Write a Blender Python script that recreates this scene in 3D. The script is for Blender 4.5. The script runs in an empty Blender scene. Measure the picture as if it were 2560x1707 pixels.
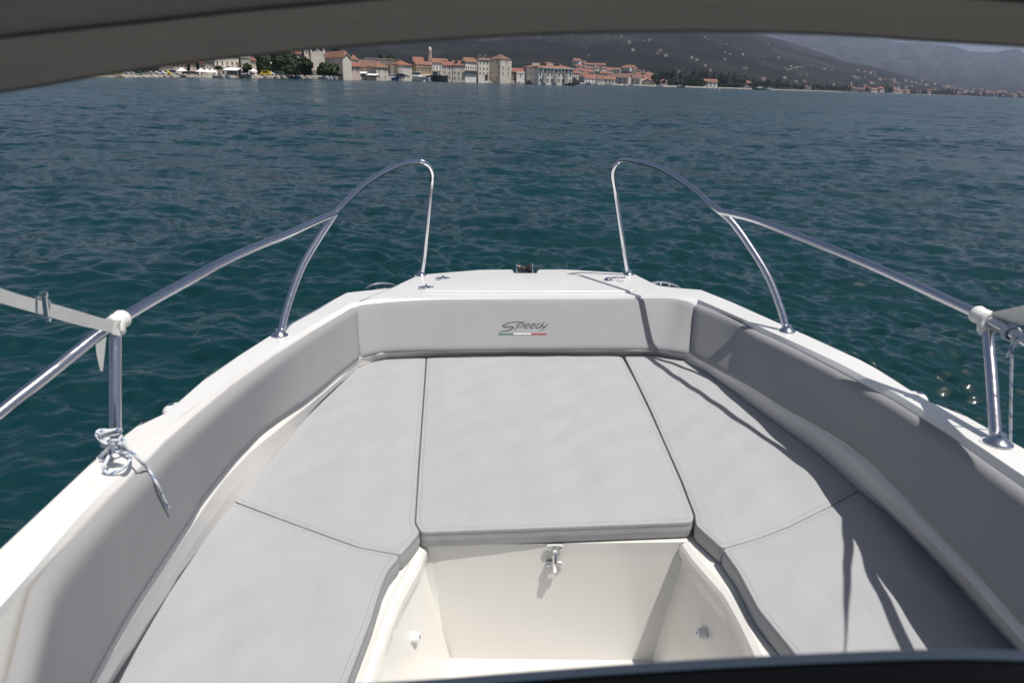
import bpy, bmesh, math, random
import numpy as np
from mathutils import Vector, Matrix
random.seed(7); rng = np.random.default_rng(7)
S = bpy.context.scene; COL = S.collection
rad = math.radians
# ------------------------------------------------------------------ camera
FPX = 1706.67                      # focal length of the photograph in its own pixels (24 mm on 36 mm)
PITCH = math.atan(653.0 / FPX)
ROLL = math.atan(0.034 * math.cos(PITCH))     # the boat heels a little against the horizon
EYE = 2.2
HAZE = 6e-5
M_BOAT = Matrix.Translation((0, 0, EYE)) @ Matrix.Rotation(-ROLL, 4, 'Y')   # boat frame: origin at the eye
cam = bpy.data.cameras.new('camera'); cam_o = bpy.data.objects.new('camera', cam); COL.objects.link(cam_o)
cam.lens = 24.0; cam.sensor_width = 36.0; cam.clip_start = 0.02; cam.clip_end = 40000
cam_o.matrix_world = M_BOAT @ Matrix.Rotation(math.pi/2 - PITCH, 4, 'X')
cam.dof.use_dof = True; cam.dof.focus_distance = 6.5; cam.dof.aperture_fstop = 6.3
S.camera = cam_o
# ------------------------------------------------------------------ light
LB = Vector((-0.34, 0.20, -1.0)).normalized()            # sunlight direction in the boat frame
LW = (M_BOAT.to_3x3() @ LB).normalized()
TO_SUN = -LW
sun = bpy.data.lights.new('sun', 'SUN'); sun_o = bpy.data.objects.new('sun', sun); COL.objects.link(sun_o)
sun.energy = 4.7; sun.angle = rad(0.53); sun.color = (1.0, 0.96, 0.90)
sun_o.rotation_euler = LW.to_track_quat('-Z', 'Y').to_euler(); sun_o.location = (0, 0, 50)
W = bpy.data.worlds.new('World'); S.world = W; W.use_nodes = True
wn = W.node_tree; bg = wn.nodes['Background']
sky = wn.nodes.new('ShaderNodeTexSky'); sky.sky_type = 'NISHITA'; sky.sun_disc = False
sky.sun_elevation = math.asin(TO_SUN.z); sky.sun_rotation = math.atan2(TO_SUN.x, TO_SUN.y)
sky.air_density = 1.0; sky.dust_density = 3.2; sky.ozone_density = 1.5; sky.altitude = 0
wn.links.new(sky.outputs[0], bg.inputs[0]); bg.inputs[1].default_value = 0.060
S.view_settings.view_transform = 'Standard'; S.view_settings.look = 'None'
S.view_settings.exposure = 0.0; S.view_settings.gamma = 1
S.render.engine = 'CYCLES'
S.cycles.use_denoising = True
S.cycles.max_bounces = 8; S.cycles.diffuse_bounces = 2; S.cycles.glossy_bounces = 4; S.cycles.volume_bounces = 0
S.cycles.volume_step_rate = 4.0; S.cycles.sample_clamp_indirect = 5.0; S.cycles.sample_clamp_direct = 2.5
S.cycles.caustics_reflective = False; S.cycles.caustics_refractive = False
# ------------------------------------------------------------------ measuring helpers
CP, SP = math.cos(PITCH), math.sin(PITCH)
def ray(x, y):
    vx = (x - 1280) / FPX; vy = (853.5 - y) / FPX
    return Vector((vx, CP + vy*SP, -SP + vy*CP))
def on(x, y, a, b=0.0):            # the point of a sight line on the plane z = -(a + b*y) of the boat
    r = ray(x, y); return r * (a / (-r.z - b*r.y))
def atY(x, y, Y):                  # ... at a forward distance Y
    r = ray(x, y); return r * (Y / r.y)
GA, GB = .63, .093                 # the sheer of the gunwale
def gun(x, y, d=0.0): return on(x, y, GA + d, GB)
# ------------------------------------------------------------------ mesh helpers
class MB:
    def __init__(s): s.v = []; s.f = []; s.m = []
    def add(s, vs, fs, mi=0):
        n = len(s.v); s.v += [tuple(v) for v in vs]; s.f += [tuple(i+n for i in f) for f in fs]; s.m += [mi]*len(fs); return s
    def box(s, c, d, mi=0, rz=0):
        cx, cy, cz = c; a, b, h = d[0]/2, d[1]/2, d[2]/2; co, si = math.cos(rz), math.sin(rz)
        vs = [(cx + x*co - y*si, cy + x*si + y*co, cz + z) for z in (-h, h) for x, y in ((-a, -b), (a, -b), (a, b), (-a, b))]
        return s.add(vs, [(3,2,1,0), (4,5,6,7), (0,1,5,4), (1,2,6,5), (2,3,7,6), (3,0,4,7)], mi)
    def tube(s, pts, r, n=12, mi=0, cap=True, mfun=None, rfun=None):
        pts = [Vector(p) for p in pts]; m = len(pts); rings = []; t0 = None
        for i, p in enumerate(pts):
            t = (pts[min(i+1, m-1)] - pts[max(i-1, 0)]).normalized()
            if t0 is None:
                u = t.cross(Vector((0, 0, 1)));
                if u.length < .1: u = t.cross(Vector((1, 0, 0)))
                u.normalize()
            else: u = (u - t*u.dot(t)).normalized()
            w = t.cross(u); t0 = t; rr = r if rfun is None else r*rfun(i/(m-1))
            rings.append([p + (u*math.cos(2*math.pi*k/n) + w*math.sin(2*math.pi*k/n))*rr for k in range(n)])
        base = len(s.v)
        for R_ in rings: s.v += [tuple(v) for v in R_]
        for i in range(m-1):
            for k in range(n):
                a = base + i*n + k; b = base + i*n + (k+1) % n
                s.f.append((a, b, b+n, a+n)); s.m.append(mfun(i, k) if mfun else mi)
        if cap:
            s.f.append(tuple(base + k for k in range(n))[::-1]); s.m.append(mi)
            s.f.append(tuple(base + (m-1)*n + k for k in range(n))); s.m.append(mi)
        return s
    def lathe(s, c, prof, n=20, axis=None, mi=0):      # prof: (radius, height)
        q = Vector((0, 0, 1)).rotation_difference(Vector(axis)) if axis is not None else None
        base = len(s.v); c = Vector(c)
        for r, h in prof:
            for k in range(n):
                v = Vector((r*math.cos(2*math.pi*k/n), r*math.sin(2*math.pi*k/n), h))
                if q: v = q @ v
                s.v.append(tuple(c + v))
        for i in range(len(prof)-1):
            for k in range(n):
                a = base + i*n + k; b = base + i*n + (k+1) % n
                s.f.append((a, b, b+n, a+n)); s.m.append(mi)
        s.f.append(tuple(base + k for k in range(n))[::-1]); s.m.append(mi)
        s.f.append(tuple(base + (len(prof)-1)*n + k for k in range(n))); s.m.append(mi)
        return s
def mesh(name, mb, mats, base=(0, 0, 0), smooth=False, angle=40):
    me = bpy.data.meshes.new(name); b = Vector(base)
    me.from_pydata([tuple(Vector(v) - b) for v in mb.v], [], mb.f)
    for m in (mats if isinstance(mats, (list, tuple)) else [mats]): me.materials.append(m)
    if any(mb.m): me.polygons.foreach_set('material_index', mb.m)
    me.validate(); me.update()
    if smooth:
        me.polygons.foreach_set('use_smooth', [True]*len(me.polygons))
        if angle < 179: me.set_sharp_from_angle(angle=rad(angle))
    return me
def tag(o, label=None, cat=None, group=None, kind=None):
    if label: o['label'] = label
    if cat: o['category'] = cat
    if group: o['group'] = group
    if kind: o['kind'] = kind
    return o
class Frame:                        # a thing in the boat frame or the world: an Empty, or one mesh
    def __init__(s, M): s.M = M
BF = Frame(M_BOAT); WF = Frame(Matrix.Identity(4))
def thing(name, base, label, cat, group=None, fr=WF):
    o = bpy.data.objects.new(name, None); COL.objects.link(o); o.empty_display_size = .1
    o.matrix_world = fr.M @ Matrix.Translation(base); o['_b'] = tuple(base)
    return tag(o, label, cat, group)
def part(name, mb, mats, root, smooth=False, angle=40, label=None):
    base = root['_b']; o = bpy.data.objects.new(name, mesh(name, mb, mats, base, smooth, angle))
    COL.objects.link(o); o.parent = root; o['_b'] = tuple(base)
    if label: o['label'] = label
    return o
def solo(name, mb, mats, base, label=None, cat=None, group=None, kind=None, fr=WF, smooth=False, angle=40):
    o = bpy.data.objects.new(name, mesh(name, mb, mats, base, smooth, angle)); COL.objects.link(o)
    o.matrix_world = fr.M @ Matrix.Translation(base); o['_b'] = tuple(base)
    return tag(o, label, cat, group, kind)
def children(o): return [c for c in bpy.data.objects if c.parent == o]
def copy_tree(o, kids=None, parent=None):
    c = o.copy(); COL.objects.link(c); c.parent = parent
    for k in (kids if kids is not None else children(o)):
        d = k.copy(); COL.objects.link(d); d.parent = c
    return c
def spline(pts, n=8):               # Catmull-Rom through 3D points
    P = [Vector(p) for p in pts]; P = [P[0]*2 - P[1]] + P + [P[-1]*2 - P[-2]]; out = []
    for i in range(1, len(P)-2):
        for k in range(n):
            t = k/n; a, b, c, d = P[i-1], P[i], P[i+1], P[i+2]
            out.append(.5*((2*b) + (c-a)*t + (2*a - 5*b + 4*c - d)*t*t + (3*b - a - 3*c + d)*t**3))
    out.append(P[-2]); return out
def resample(pts, n):
    P = [Vector(p) for p in pts]; L = [0]
    for a, b in zip(P, P[1:]): L.append(L[-1] + (b-a).length)
    out = []; j = 0
    for k in range(n):
        s = L[-1]*k/(n-1)
        while j < len(L)-2 and L[j+1] < s: j += 1
        t = (s - L[j])/max(1e-9, L[j+1]-L[j]); out.append(P[j].lerp(P[j+1], t))
    return out
# ------------------------------------------------------------------ materials
def mat(name, col, rough=.6, metal=0, **k):
    m = bpy.data.materials.new(name); m.use_nodes = True; b = m.node_tree.nodes['Principled BSDF']
    b.inputs['Base Color'].default_value = (*col, 1); b.inputs['Roughness'].default_value = rough; b.inputs['Metallic'].default_value = metal
    for kk, v in k.items(): b.inputs[kk.replace('_', ' ')].default_value = v
    return m
def nodes(m): return m.node_tree.nodes, m.node_tree.links, m.node_tree.nodes['Principled BSDF']
def noise(m, scale, detail=4, rough=.5, vec=None, dist=0):
    n, l, b = nodes(m); t = n.new('ShaderNodeTexNoise'); t.inputs['Scale'].default_value = scale
    t.inputs['Detail'].default_value = detail; t.inputs['Roughness'].default_value = rough; t.inputs['Distortion'].default_value = dist
    if vec is None: vec = n.new('ShaderNodeTexCoord').outputs['Object']
    l.new(vec, t.inputs['Vector']); return t.outputs['Fac']
def ramp(m, fac, stops):
    n, l, b = nodes(m); r = n.new('ShaderNodeValToRGB'); e = r.color_ramp.elements
    while len(e) < len(stops): e.new(.5)
    for i, (p, c) in enumerate(stops): e[i].position = p; e[i].color = (*c, 1) if len(c) == 3 else c
    l.new(fac, r.inputs[0]); return r.outputs[0]
def bump(m, height, strength, dist, prev=None):
    n, l, b = nodes(m); u = n.new('ShaderNodeBump'); u.inputs['Strength'].default_value = strength; u.inputs['Distance'].default_value = dist
    l.new(height, u.inputs['Height'])
    if prev is not None: l.new(prev, u.inputs['Normal'])
    l.new(u.outputs[0], b.inputs['Normal']); return u.outputs[0]
def mapped(m, scale, rot=(0, 0, 0)):
    n, l, b = nodes(m); c = n.new('ShaderNodeTexCoord'); p = n.new('ShaderNodeMapping')
    p.inputs['Scale'].default_value = scale; p.inputs['Rotation'].default_value = rot; l.new(c.outputs['Object'], p.inputs[0]); return p.outputs[0]
def varied(name, c1, c2, scale, rough=.6, bs=0, bd=.01, bscale=None, detail=5, **k):
    m = mat(name, c1, rough, **k); n, l, b = nodes(m)
    l.new(ramp(m, noise(m, scale, detail), [(.35, c1), (.65, c2)]), b.inputs['Base Color'])
    if bs: bump(m, noise(m, bscale or scale*4, 4), bs, bd)
    return m
gel = varied('gelcoat_white', (.80, .79, .765), (.84, .835, .815), 3.0, .22, Coat_Weight=.4, Coat_Roughness=.05)
liner = varied('gelcoat_cream', (.75, .73, .69), (.79, .775, .735), 2.0, .24, Coat_Weight=.4, Coat_Roughness=.08)
def fabric(name, c1, c2, wr=1.0):
    m = mat(name, c1, .78); n, l, b = nodes(m); b.inputs['Specular IOR Level'].default_value = .25
    big = noise(m, 5, 3); weave = noise(m, 900, 2, .7, mapped(m, (1, 2.2, 1)))
    mx = n.new('ShaderNodeMath'); mx.operation = 'MULTIPLY_ADD'; l.new(weave, mx.inputs[0]); mx.inputs[1].default_value = .35; l.new(big, mx.inputs[2])
    l.new(ramp(m, mx.outputs[0], [(.45, c1), (.95, c2)]), b.inputs['Base Color'])
    wrk = noise(m, 5.5, 3, .55, mapped(m, (1.1, .55, 1), (0, 0, rad(32))), .6)
    p = bump(m, wrk, .30*wr, .035)
    bump(m, noise(m, 500, 2, .6), .25, .0012, p); return m
cush = fabric('seat_fabric', (.378, .383, .395), (.396, .401, .413), .8)
vinyl = fabric('pad_fabric', (.285, .287, .30), (.302, .304, .316), .25)
steel = mat('stainless_steel', (.62, .63, .68), .13, 1.0)
_n, _l, _b = nodes(steel)
_l.new(ramp(steel, noise(steel, 60, 4, .6), [(.3, (.09,)*3), (.75, (.26,)*3)]), _b.inputs['Roughness'])
chrome = mat('chrome', (.75, .75, .78), .06, 1.0)
darkplastic = mat('black_plastic', (.02, .02, .02), .4)
strapm = varied('strap_webbing', (.76, .75, .72), (.82, .81, .78), 40, .75, .3, .002, 500)
ropew = mat('rope_white', (.62, .65, .68), .85); ropeb = mat('rope_blue', (.06, .16, .36), .85)
canv = varied('canopy_canvas', (.175, .162, .15), (.205, .19, .176), 9, .9, .4, .002, 700)
def _translucent(m, col, f):
    n, l, b = nodes(m); t = n.new('ShaderNodeBsdfTranslucent'); t.inputs[0].default_value = (*col, 1); mx = n.new('ShaderNodeMixShader'); mx.inputs[0].default_value = f
    l.new(b.outputs[0], mx.inputs[1]); l.new(t.outputs[0], mx.inputs[2]); o = [x for x in n if x.type == 'OUTPUT_MATERIAL'][0]; l.new(mx.outputs[0], o.inputs[0])
_translucent(canv, (.098, .089, .081), .30)
canvd = mat('canopy_seam', (.085, .075, .068), .8)
framem = mat('dash_panel', (.035, .030, .026), .45, .0)
frameh = mat('frame_anodised', (.60, .62, .68), .42, .15)
# ================================================================== THE BOAT
boat = thing('motorboat', (0, 1.6, -2.2), 'white open motorboat with steel bow rails and grey cushioned bow seats, nearest', 'boat', fr=BF)
outer = [(-1100,2420),(-700,2040),(-300,1660),(0,1375),(120,1262),(242,1146.7),(301,1098),(357,1055),(400.5,1045),(418,1031),(458,996),(521,941),(600,888),(688,832),(775,781),(867,732),(889,729),(950,724),(984,720),(1000,710),(1039,692),(1053,687),(1110,682),(1199,675),(1277,674),(1282,677),(1283,683),(1344,683),(1345,677),(1350,674),(1417,674),(1563,683),(1584,685),(1624,705),(1648,715),(1700,720.7),(1752,724.7),(1850,764),(1954,812),(2050,853),(2148,899),(2189,921),(2243,955),(2272,974),(2319,1002),(2346,1017),(2386,1025),(2432,1050),(2480,1078),(2560,1122),(2700,1205),(2900,1330),(3300,1580)]
inner = [(-1100,2790),(-700,2330),(-300,1855),(-150,1686),(0,1517),(102,1402),(186,1300),(260,1222),(340,1143),(400,1081),(474,1026),(571,951),(674,878),(772,817),(877,757),(900,754),(961,746),(1104,743),(1342,741),(1655,739.5),(1700,742),(1746,747),(1857,797),(1908,820),(2000,861),(2100,906.6),(2240,981),(2381,1068),(2560,1187),(2700,1283),(2900,1425),(3300,1700)]
lip   = [(-1100,2840),(-700,2370),(-300,1885),(-140,1705),(12,1530),(94,1438),(200,1317),(270,1244),(365,1150.5),(412.8,1102),(484,1040),(578.6,963),(680.6,889),(777.5,828),(881,767),(902,763),(961,757),(1104,750.5),(1342,750),(1655,747.5),(1700,751),(1742,759),(1850,800),(1904,830),(1998,873),(2100,924.5),(2235,996),(2368,1079),(2556,1210),(2700,1308),(2900,1452),(3300,1730)]
O3 = [gun(x, y) for x, y in outer]; I3 = [gun(x, y) for x, y in inner]; L3 = [gun(x, y, .014) for x, y in lip]
# deck top: one planar sheet with rounded outer edge, lip inside
d = MB()
def offs(P, dist, closed=False):     # offset a polyline in plan (to its right)
    out = []; n = len(P)
    for i, p in enumerate(P):
        a = P[i-1] if (i > 0 or closed) else P[i]; b = P[(i+1) % n] if (i < n-1 or closed) else P[i]
        d1 = (p-a).to_2d(); d2 = (b-p).to_2d()
        if d1.length < 1e-9: d1 = d2
        if d2.length < 1e-9: d2 = d1
        d1.normalize(); d2.normalize(); n1 = Vector((d1.y, -d1.x)); n2 = Vector((d2.y, -d2.x)); m_ = n1 + n2
        if m_.length < .3: m_ = n1.copy()
        m_.normalize(); k = dist/max(.5, m_.dot(n1)); out.append(Vector((p.x + m_.x*k, p.y + m_.y*k, p.z)))
    return out
def strip(mb, A, B, mi=0, closed=False):
    n = len(A); vs = list(A) + list(B); r = range(n if closed else n-1)
    mb.add(vs, [(i, (i+1) % n, n + (i+1) % n, n + i) for i in r], mi)
Od = offs(O3, -.0)   # outer goes left->bow->right, outside is on the left hand
n_o = len(O3)
# top cap as quads: resample both edges between matching stations
def seg(P, a, b, n): return resample(P[a:b+1], n)
stO = [0, 3, 9, 15, 19, 24, 29, 33, 36, 40, 44, 49, 52]
stI = [0, 4, 9, 14, 15, 17, 18, 19, 21, 24, 25, 28, 31]
for k in range(len(stO)-1):
    n = max(stO[k+1]-stO[k], stI[k+1]-stI[k])+1
    if k in (4, 5, 6, 7): continue
    strip(d, seg(O3, stO[k], stO[k+1], n), seg(I3, stI[k], stI[k+1], n))
# bow deck between stations 4..8 (planar polygon)
poly = O3[19:37] + list(reversed(I3[15:22]))
d.add(poly, [tuple(range(len(poly)))])
dn = lambda P, z: [Vector((p.x, p.y, p.z - z)) for p in P]
prev = O3
for do, dz in ((.003, .001), (.006, .004), (.0075, .010), (.0075, .045)):
    cur = dn(offs(O3, -do), dz); strip(d, cur, prev); prev = cur
# rolled inner lip down to the pads
c1 = [i.lerp(l, .30) + Vector((0, 0, .004)) for i, l in zip(I3, L3)]
c2 = [i.lerp(l, .70) + Vector((0, 0, .002)) for i, l in zip(I3, L3)]
strip(d, I3, c1); strip(d, c1, c2); strip(d, c2, L3)
for a_, b_ in ((I3, c1),): pass
deck = part('deck', d, gel, boat, True, 35)
# rub rail and hull
h = MB(); e0 = dn(offs(O3, -.0075), .045)
prof = [(.012, .050), (.022, .062), (.022, .095), (.010, .107), (.004, .14), (-.03, .45), (-.14, .95), (-.30, 1.30), (-.55, 1.60)]
prev = e0
for j, (o_, z_) in enumerate(prof):
    cur = dn(offs(O3, -o_), z_); strip(h, cur, prev, 1 if 1 <= j <= 3 else 0); prev = cur
hull = part('hull', h, [gel, strapm], boat, True, 50)
# round locker bumps outside the rail
for (x, y), lab in (((437, 1013), 'left'), ((2290, 984), 'right')):
    p = gun(x, y, .004); q = MB(); s_ = -1 if x < 1280 else 1
    q.lathe((p.x - s_*.002, p.y, p.z - .047), [(.032, 0), (.034, .02), (.033, .036), (.028, .043), (.018, .047), (.001, .048)], 28)
    q.lathe((p.x + s_*.012, p.y + .004, p.z - .001), [(.007, 0), (.008, .002), (.001, .003)], 12, mi=1)
    part('fender_mount', q, [gel, steel], boat, True, 50)
# hatch in the foredeck
hp = [(1056,731),(1066,722),(1104,701),(1130,694),(1172,689),(1290,686.5),(1410,687),(1480,692),(1530,702),(1578,719),(1586,727),(1574,731.5),(1300,732.5)]
H3 = [gun(x, y, -.0) for x, y in hp]
q = MB(); prev = [p + Vector((0, 0, -.004)) for p in offs(H3, -.004, True)]
q_rings = [(0, .0005), (.0, .0035), (.002, .0055), (.006, .0065)]
for o_, z_ in q_rings:
    cur = [p + Vector((0, 0, z_)) for p in offs(H3, o_, True)]; strip(q, prev, cur, closed=True); prev = cur
q.add(prev, [tuple(range(len(prev)))]); lid = part('hatch_lid', q, gel, boat, True, 50)
gm = MB(); A_ = [p + Vector((0, 0, .0012)) for p in offs(H3, -.0045, True)]; B_ = [p + Vector((0, 0, .0012)) for p in offs(H3, .0005, True)]
strip(gm, A_, B_, closed=True)
part('hatch_gasket', gm, mat('gasket', (.42, .41, .40), .8), boat)
# hinges (a cross-shaped plate with a barrel)
for (x, y) in ((1107, 697), (1065, 720)):
    p = gun(x, y, -.004); q = MB(); ax = Vector((1, .08, 0)).normalized(); ay = Vector((-.08, 1, 0)).normalized()
    def leaf(w, l, sgn):
        vs = []
        for z in (0, .004):
            for a, b in ((0, -l), (sgn*w*.4, -l*.9), (sgn*w, -l*.35), (sgn*w, l*.35), (sgn*w*.4, l*.9), (0, l)):
                vs.append(p + ax*a + ay*b + Vector((0, 0, z + .001)))
        q.add(vs, [(0,1,2,3,4,5)[::-1], (6,7,8,9,10,11), (0,1,7,6), (1,2,8,7), (2,3,9,8), (3,4,10,9), (4,5,11,10)])
    leaf(.036, .022, 1); leaf(.036, .022, -1)
    q.tube([p - ay*.026 + Vector((0, 0, .007)), p + ay*.026 + Vector((0, 0, .007))], .0055, 10)
    for sx in (-1, 1): q.lathe(p + ax*.022*sx + Vector((0, 0, .005)), [(.005, 0), (.004, .002), (.001, .003)], 10)
    part('hinge', q, steel, boat, True, 40)
# chrome hatch latch
p = gun(1535, 702, -.004); q = MB()
q.lathe(p + Vector((-.030, 0, 0)), [(.020, 0), (.020, .008), (.014, .014), (.004, .017), (.001, .0175)], 18)
q.tube([p + Vector((-.02, 0, .012)), p + Vector((.02, .002, .016)), p + Vector((.05, .004, .012))], .006, 10)
for k in range(5): q.lathe(p + Vector((-.006 + .014*k, .001*k, .008)), [(.001, -.004), (.007, -.002), (.0085, .004), (.007, .010), (.001, .012)], 10)
part('hatch_latch', q, chrome, boat, True, 50)
# pop-up cleats on the shoulders
for x0, x1, y0, y1, s_ in ((915, 995, 722, 714, -1), (1700, 1624, 721, 708, 1)):
    a = gun(x0, y0, -.002); b = gun(x1, y1, -.002); a.z -= .012; b.z -= .018; out = Vector((-s_*-.35, .93, 0)).normalized()*.032
    a = a + out; b = b + out; m_ = (a+b)/2; q = MB(); up = Vector((0, 0, 1))
    q.tube(spline([a + up*.003, a.lerp(b, .22) + up*.018, m_ + up*.024, a.lerp(b, .78) + up*.020, b + up*.008], 6), .0042, 10, rfun=lambda t: .45 + 1.2*math.sin(math.pi*t)**.6)
    for t in (.36, .64):
        c_ = a.lerp(b, t); q.tube([c_ - up*.03, c_ + up*.022], .0065, 10)
        q.lathe(c_ - up*.002, [(.009, 0), (.008, .002), (.005, .003)], 14)
    q.tube([a.lerp(b, .36) - up*.004, a.lerp(b, .64) - up*.004], .006, 10)
    part('cleat', q, chrome, boat, True, 50)
# bow roller
q = MB(); c_ = gun(1312, 683, .0); c_.y += .05
for sx in (-1, 1):
    xs = c_.x + sx*.040; vs = []
    for t in (0, .004*sx):
        for k in range(13):
            an = math.pi*k/12; vs.append((xs + t, c_.y + .035*math.cos(an), c_.z + .012 + .034*math.sin(an)))
        vs += [(xs + t, c_.y - .035, c_.z - .05), (xs + t, c_.y + .035, c_.z - .05)]
    q.add(vs, [tuple(range(15)), tuple(range(15, 30))[::-1]] + [(i, (i+1) % 15, 15 + (i+1) % 15, 15 + i) for i in range(15)], 0)
q.box((c_.x, c_.y, c_.z - .052), (.088, .07, .006), 0)
plate = part('bow_roller', q, steel, boat, True, 40)
q = MB(); q.lathe((c_.x - .036, c_.y, c_.z + .012), [(.027, 0), (.027, .010), (.016, .026), (.012, .036), (.016, .046), (.027, .062), (.027, .072)], 20, axis=(1, 0, 0))
w_ = part('wheel', q, darkplastic, boat, True, 50); w_.parent = plate
# ------------------------------------------------------------------ backrest pads
SA, SB_ = .889, .0714                       # the shelf under the pads: z = -(SA + SB_*y)
def shelf(x, y, d=0.0): return on(x, y, SA + d, SB_)
padL_top = [(-50,1885,1),(12,1700,1),(62,1504,1),(92,1444,1),(200,1319),(270,1246),(365,1152.5),(412.8,1103),(484,1041),(578.6,964),(680.6,890),(777.5,829),(884,766)]
padL_bot = [(70,2020),(150,1850),(232,1700),(306,1565),(382.6,1443),(477,1300),(500,1257.6),(563.8,1176),(622.4,1112),(680,1062),(782.6,990.8),(850,935),(902,894)]
padF_top = [(882,769),(902,765),(961,758.5),(1104,752.5),(1342,751.5),(1500,750.5),(1655,749.5),(1700,752.5),(1740,760)]
padF_bot = [(903,894),(935,886),(975,880.6),(1104,877),(1342,875),(1546,874),(1640,876),(1680,880),(1722,884.5)]
padR_top = [(1744,761),(1850,801.5),(1904,831.5),(1998,874.5),(2100,926),(2235,997.5),(2368,1080),(2556,1211),(2700,1309),(2900,1453)]
padR_bot = [(1724,885),(1801,927),(1880,971),(1959,1020),(2050,1070),(2138,1127),(2215,1196),(2312,1300),(2432,1425),(2560,1570),(2700,1730)]
botl = [shelf(x, y, .002) for x, y in [(-1100,3400),(-500,2600),(0,2150),(150,1850),(228,1702),(306,1567),(382.6,1445),(477,1302),(500,1259),(563.8,1178),(622.4,1114),(680,1064),(782.6,992.8),(850,937),(900,896.5),(935,888),(975,882),(1104,879),(1342,877),(1546,876),(1640,878),(1723,886.5),(1801,929),(1880,973),(1959,1022),(2050,1072),(2138,1129),(2215,1198),(2312,1302),(2432,1427),(2560,1572),(2700,1732),(3100,2200)]]
bw_o = offs(botl, -.010); nB = 120

from mathutils.bvhtree import BVHTree
_wa, _wb = resample(L3[0:15], 40), resample(bw_o[0:15], 40)
WALL = BVHTree.FromPolygons(_wa + _wb, [(i, i+1, 41+i, 40+i) for i in range(39)])
def on_wall(x, y):
    r = ray(x, y).normalized(); h_ = WALL.ray_cast(Vector((0, 0, 0)), r); return h_[0] - r*.004
def pad(top, bot, name, thick=.030, ends=(1, 1), nu=60, nv=22, tz=.020, inset=.004):
    T = resample(spline([gun(p[0], p[1], tz) if len(p) < 3 else on_wall(p[0], p[1]) for p in top], 6), nu); B = resample(spline([shelf(x, y) for x, y in bot], 6), nu)
    mb = MB(); g = []
    for i in range(nu):
        u = i/(nu-1); row = []
        tan = (T[min(i+1, nu-1)] - T[max(i-1, 0)]).normalized(); dv = (B[i]-T[i])
        nrm = tan.cross(dv).normalized()
        if nrm.dot(Vector((0, 1.6, -1.0)) - T[i]) < 0: nrm = -nrm
        L = dv.length
        eu = 1.0
        for flag, du in ((ends[0], u), (ends[1], 1-u)):
            if flag:
                w = du*(T[-1]-T[0]).length/.045
                if w < 1: eu = min(eu, math.sqrt(max(0, 1-(1-w)**2)))
        for j in range(nv):
            v = .5 - .5*math.cos(math.pi*j/(nv-1)); dtop = v*L; dbot = (1-v)*L
            e = 1.0; eb = 1.0
            if dtop < .034: e = math.sqrt(max(0, 1-(1-dtop/.034)**2))
            if dbot < .018: eb = math.sqrt(max(0, 1-(1-dbot/.018)**2))
            # the face is recessed at its rim: depth thick, rounded
            p = T[i] + dv*v + nrm*(thick*e*(1 - .85*v) + (eu-1)*.010 + (eb-1)*.014 + .003)
            row.append(p)
        g.append(row)
    vs = [p for r in g for p in r]
    mb.add(vs, [(i*nv+j, (i+1)*nv+j, (i+1)*nv+j+1, i*nv+j+1) for i in range(nu-1) for j in range(nv-1)])
    # back rim so that the pad is a solid
    return part(name, mb, vinyl, boat, True, 60), g
lab = {'L': 'left backrest pad, evenly sunlit', 'F': 'front backrest pad with the lettering and tricolour line', 'R': 'right backrest pad, mostly in shade'}
PL, gL = pad(padL_top, padL_bot, 'backrest_pad', ends=(1, 1)); PL['label'] = lab['L']
PF, gF = pad(padF_top, padF_bot, 'backrest_pad', ends=(1, 1)); PF['label'] = lab['F']
PR, gR = pad(padR_top, padR_bot, 'backrest_pad', ends=(1, 0)); PR['label'] = lab['R']
# board behind the pads (coaming wall): from lip down to the shelf, 3 cm behind the pads
cw = MB()
Lz = dn(L3, .028)
# match corners: left end, left-front corner, right-front corner, right end
cor_t = [0, 14, 21, 31]; cor_b = [0, 14, 21, 32]
for k in range(3):
    strip(cw, seg(L3, cor_t[k], cor_t[k+1], 40), seg(bw_o, cor_b[k], cor_b[k+1], 40))
# shelf: riser under the pad then the sloping strip down to the seat base
shl = [shelf(x, y, .022) for x, y in [(-1100,3470),(-500,2660),(0,2200),(160,1860),(243,1702),(319,1565),(395,1443),(490,1300),(502,1281),(559,1201),(625,1130),(704,1066),(786,1001),(850,948),(888,912),(930,894),(975,888),(1104,882),(1342,880),(1546,879),(1640,881),(1716,891),(1795,935),(1874,981),(1950,1030),(2040,1083),(2127,1143),(2203,1213),(2300,1320),(2420,1446),(2548,1592),(2690,1752),(3090,2230)]]
strip(cw, bw_o, dn(bw_o, .004)); strip(cw, dn(bw_o, .004), shl)
SEAT = 1.172                                # seat base
mid1 = [on(x, y, 1.128) for x, y in [(-1100,3500),(-500,2690),(0,2110),(165,1865),(266,1704),(358,1560),(435,1440),(501,1349),(540,1300),(580,1251),(644,1178),(720,1093),(795,1003),(850,952),(898,914),(936,904),(975,893),(1104,889),(1342,882),(1546,886),(1632,885),(1700,896),(1757,920),(1831,973),(1908,1030),(2007,1101),(2062,1142),(2152,1223),(2247,1300),(2367,1419),(2482,1545),(2660,1731),(3060,2200)]]
mid1 = offs(mid1, .015)
base_edge = [Vector((p.x, p.y, -SEAT)) for p in mid1]
strip(cw, shl, [a.lerp(b, .5) + Vector((0, 0, -.006)) for a, b in zip(shl, mid1)]); strip(cw, [a.lerp(b, .5) + Vector((0, 0, -.006)) for a, b in zip(shl, mid1)], mid1); strip(cw, mid1, base_edge)
part('coaming', cw, liner, boat, True, 30)
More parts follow.
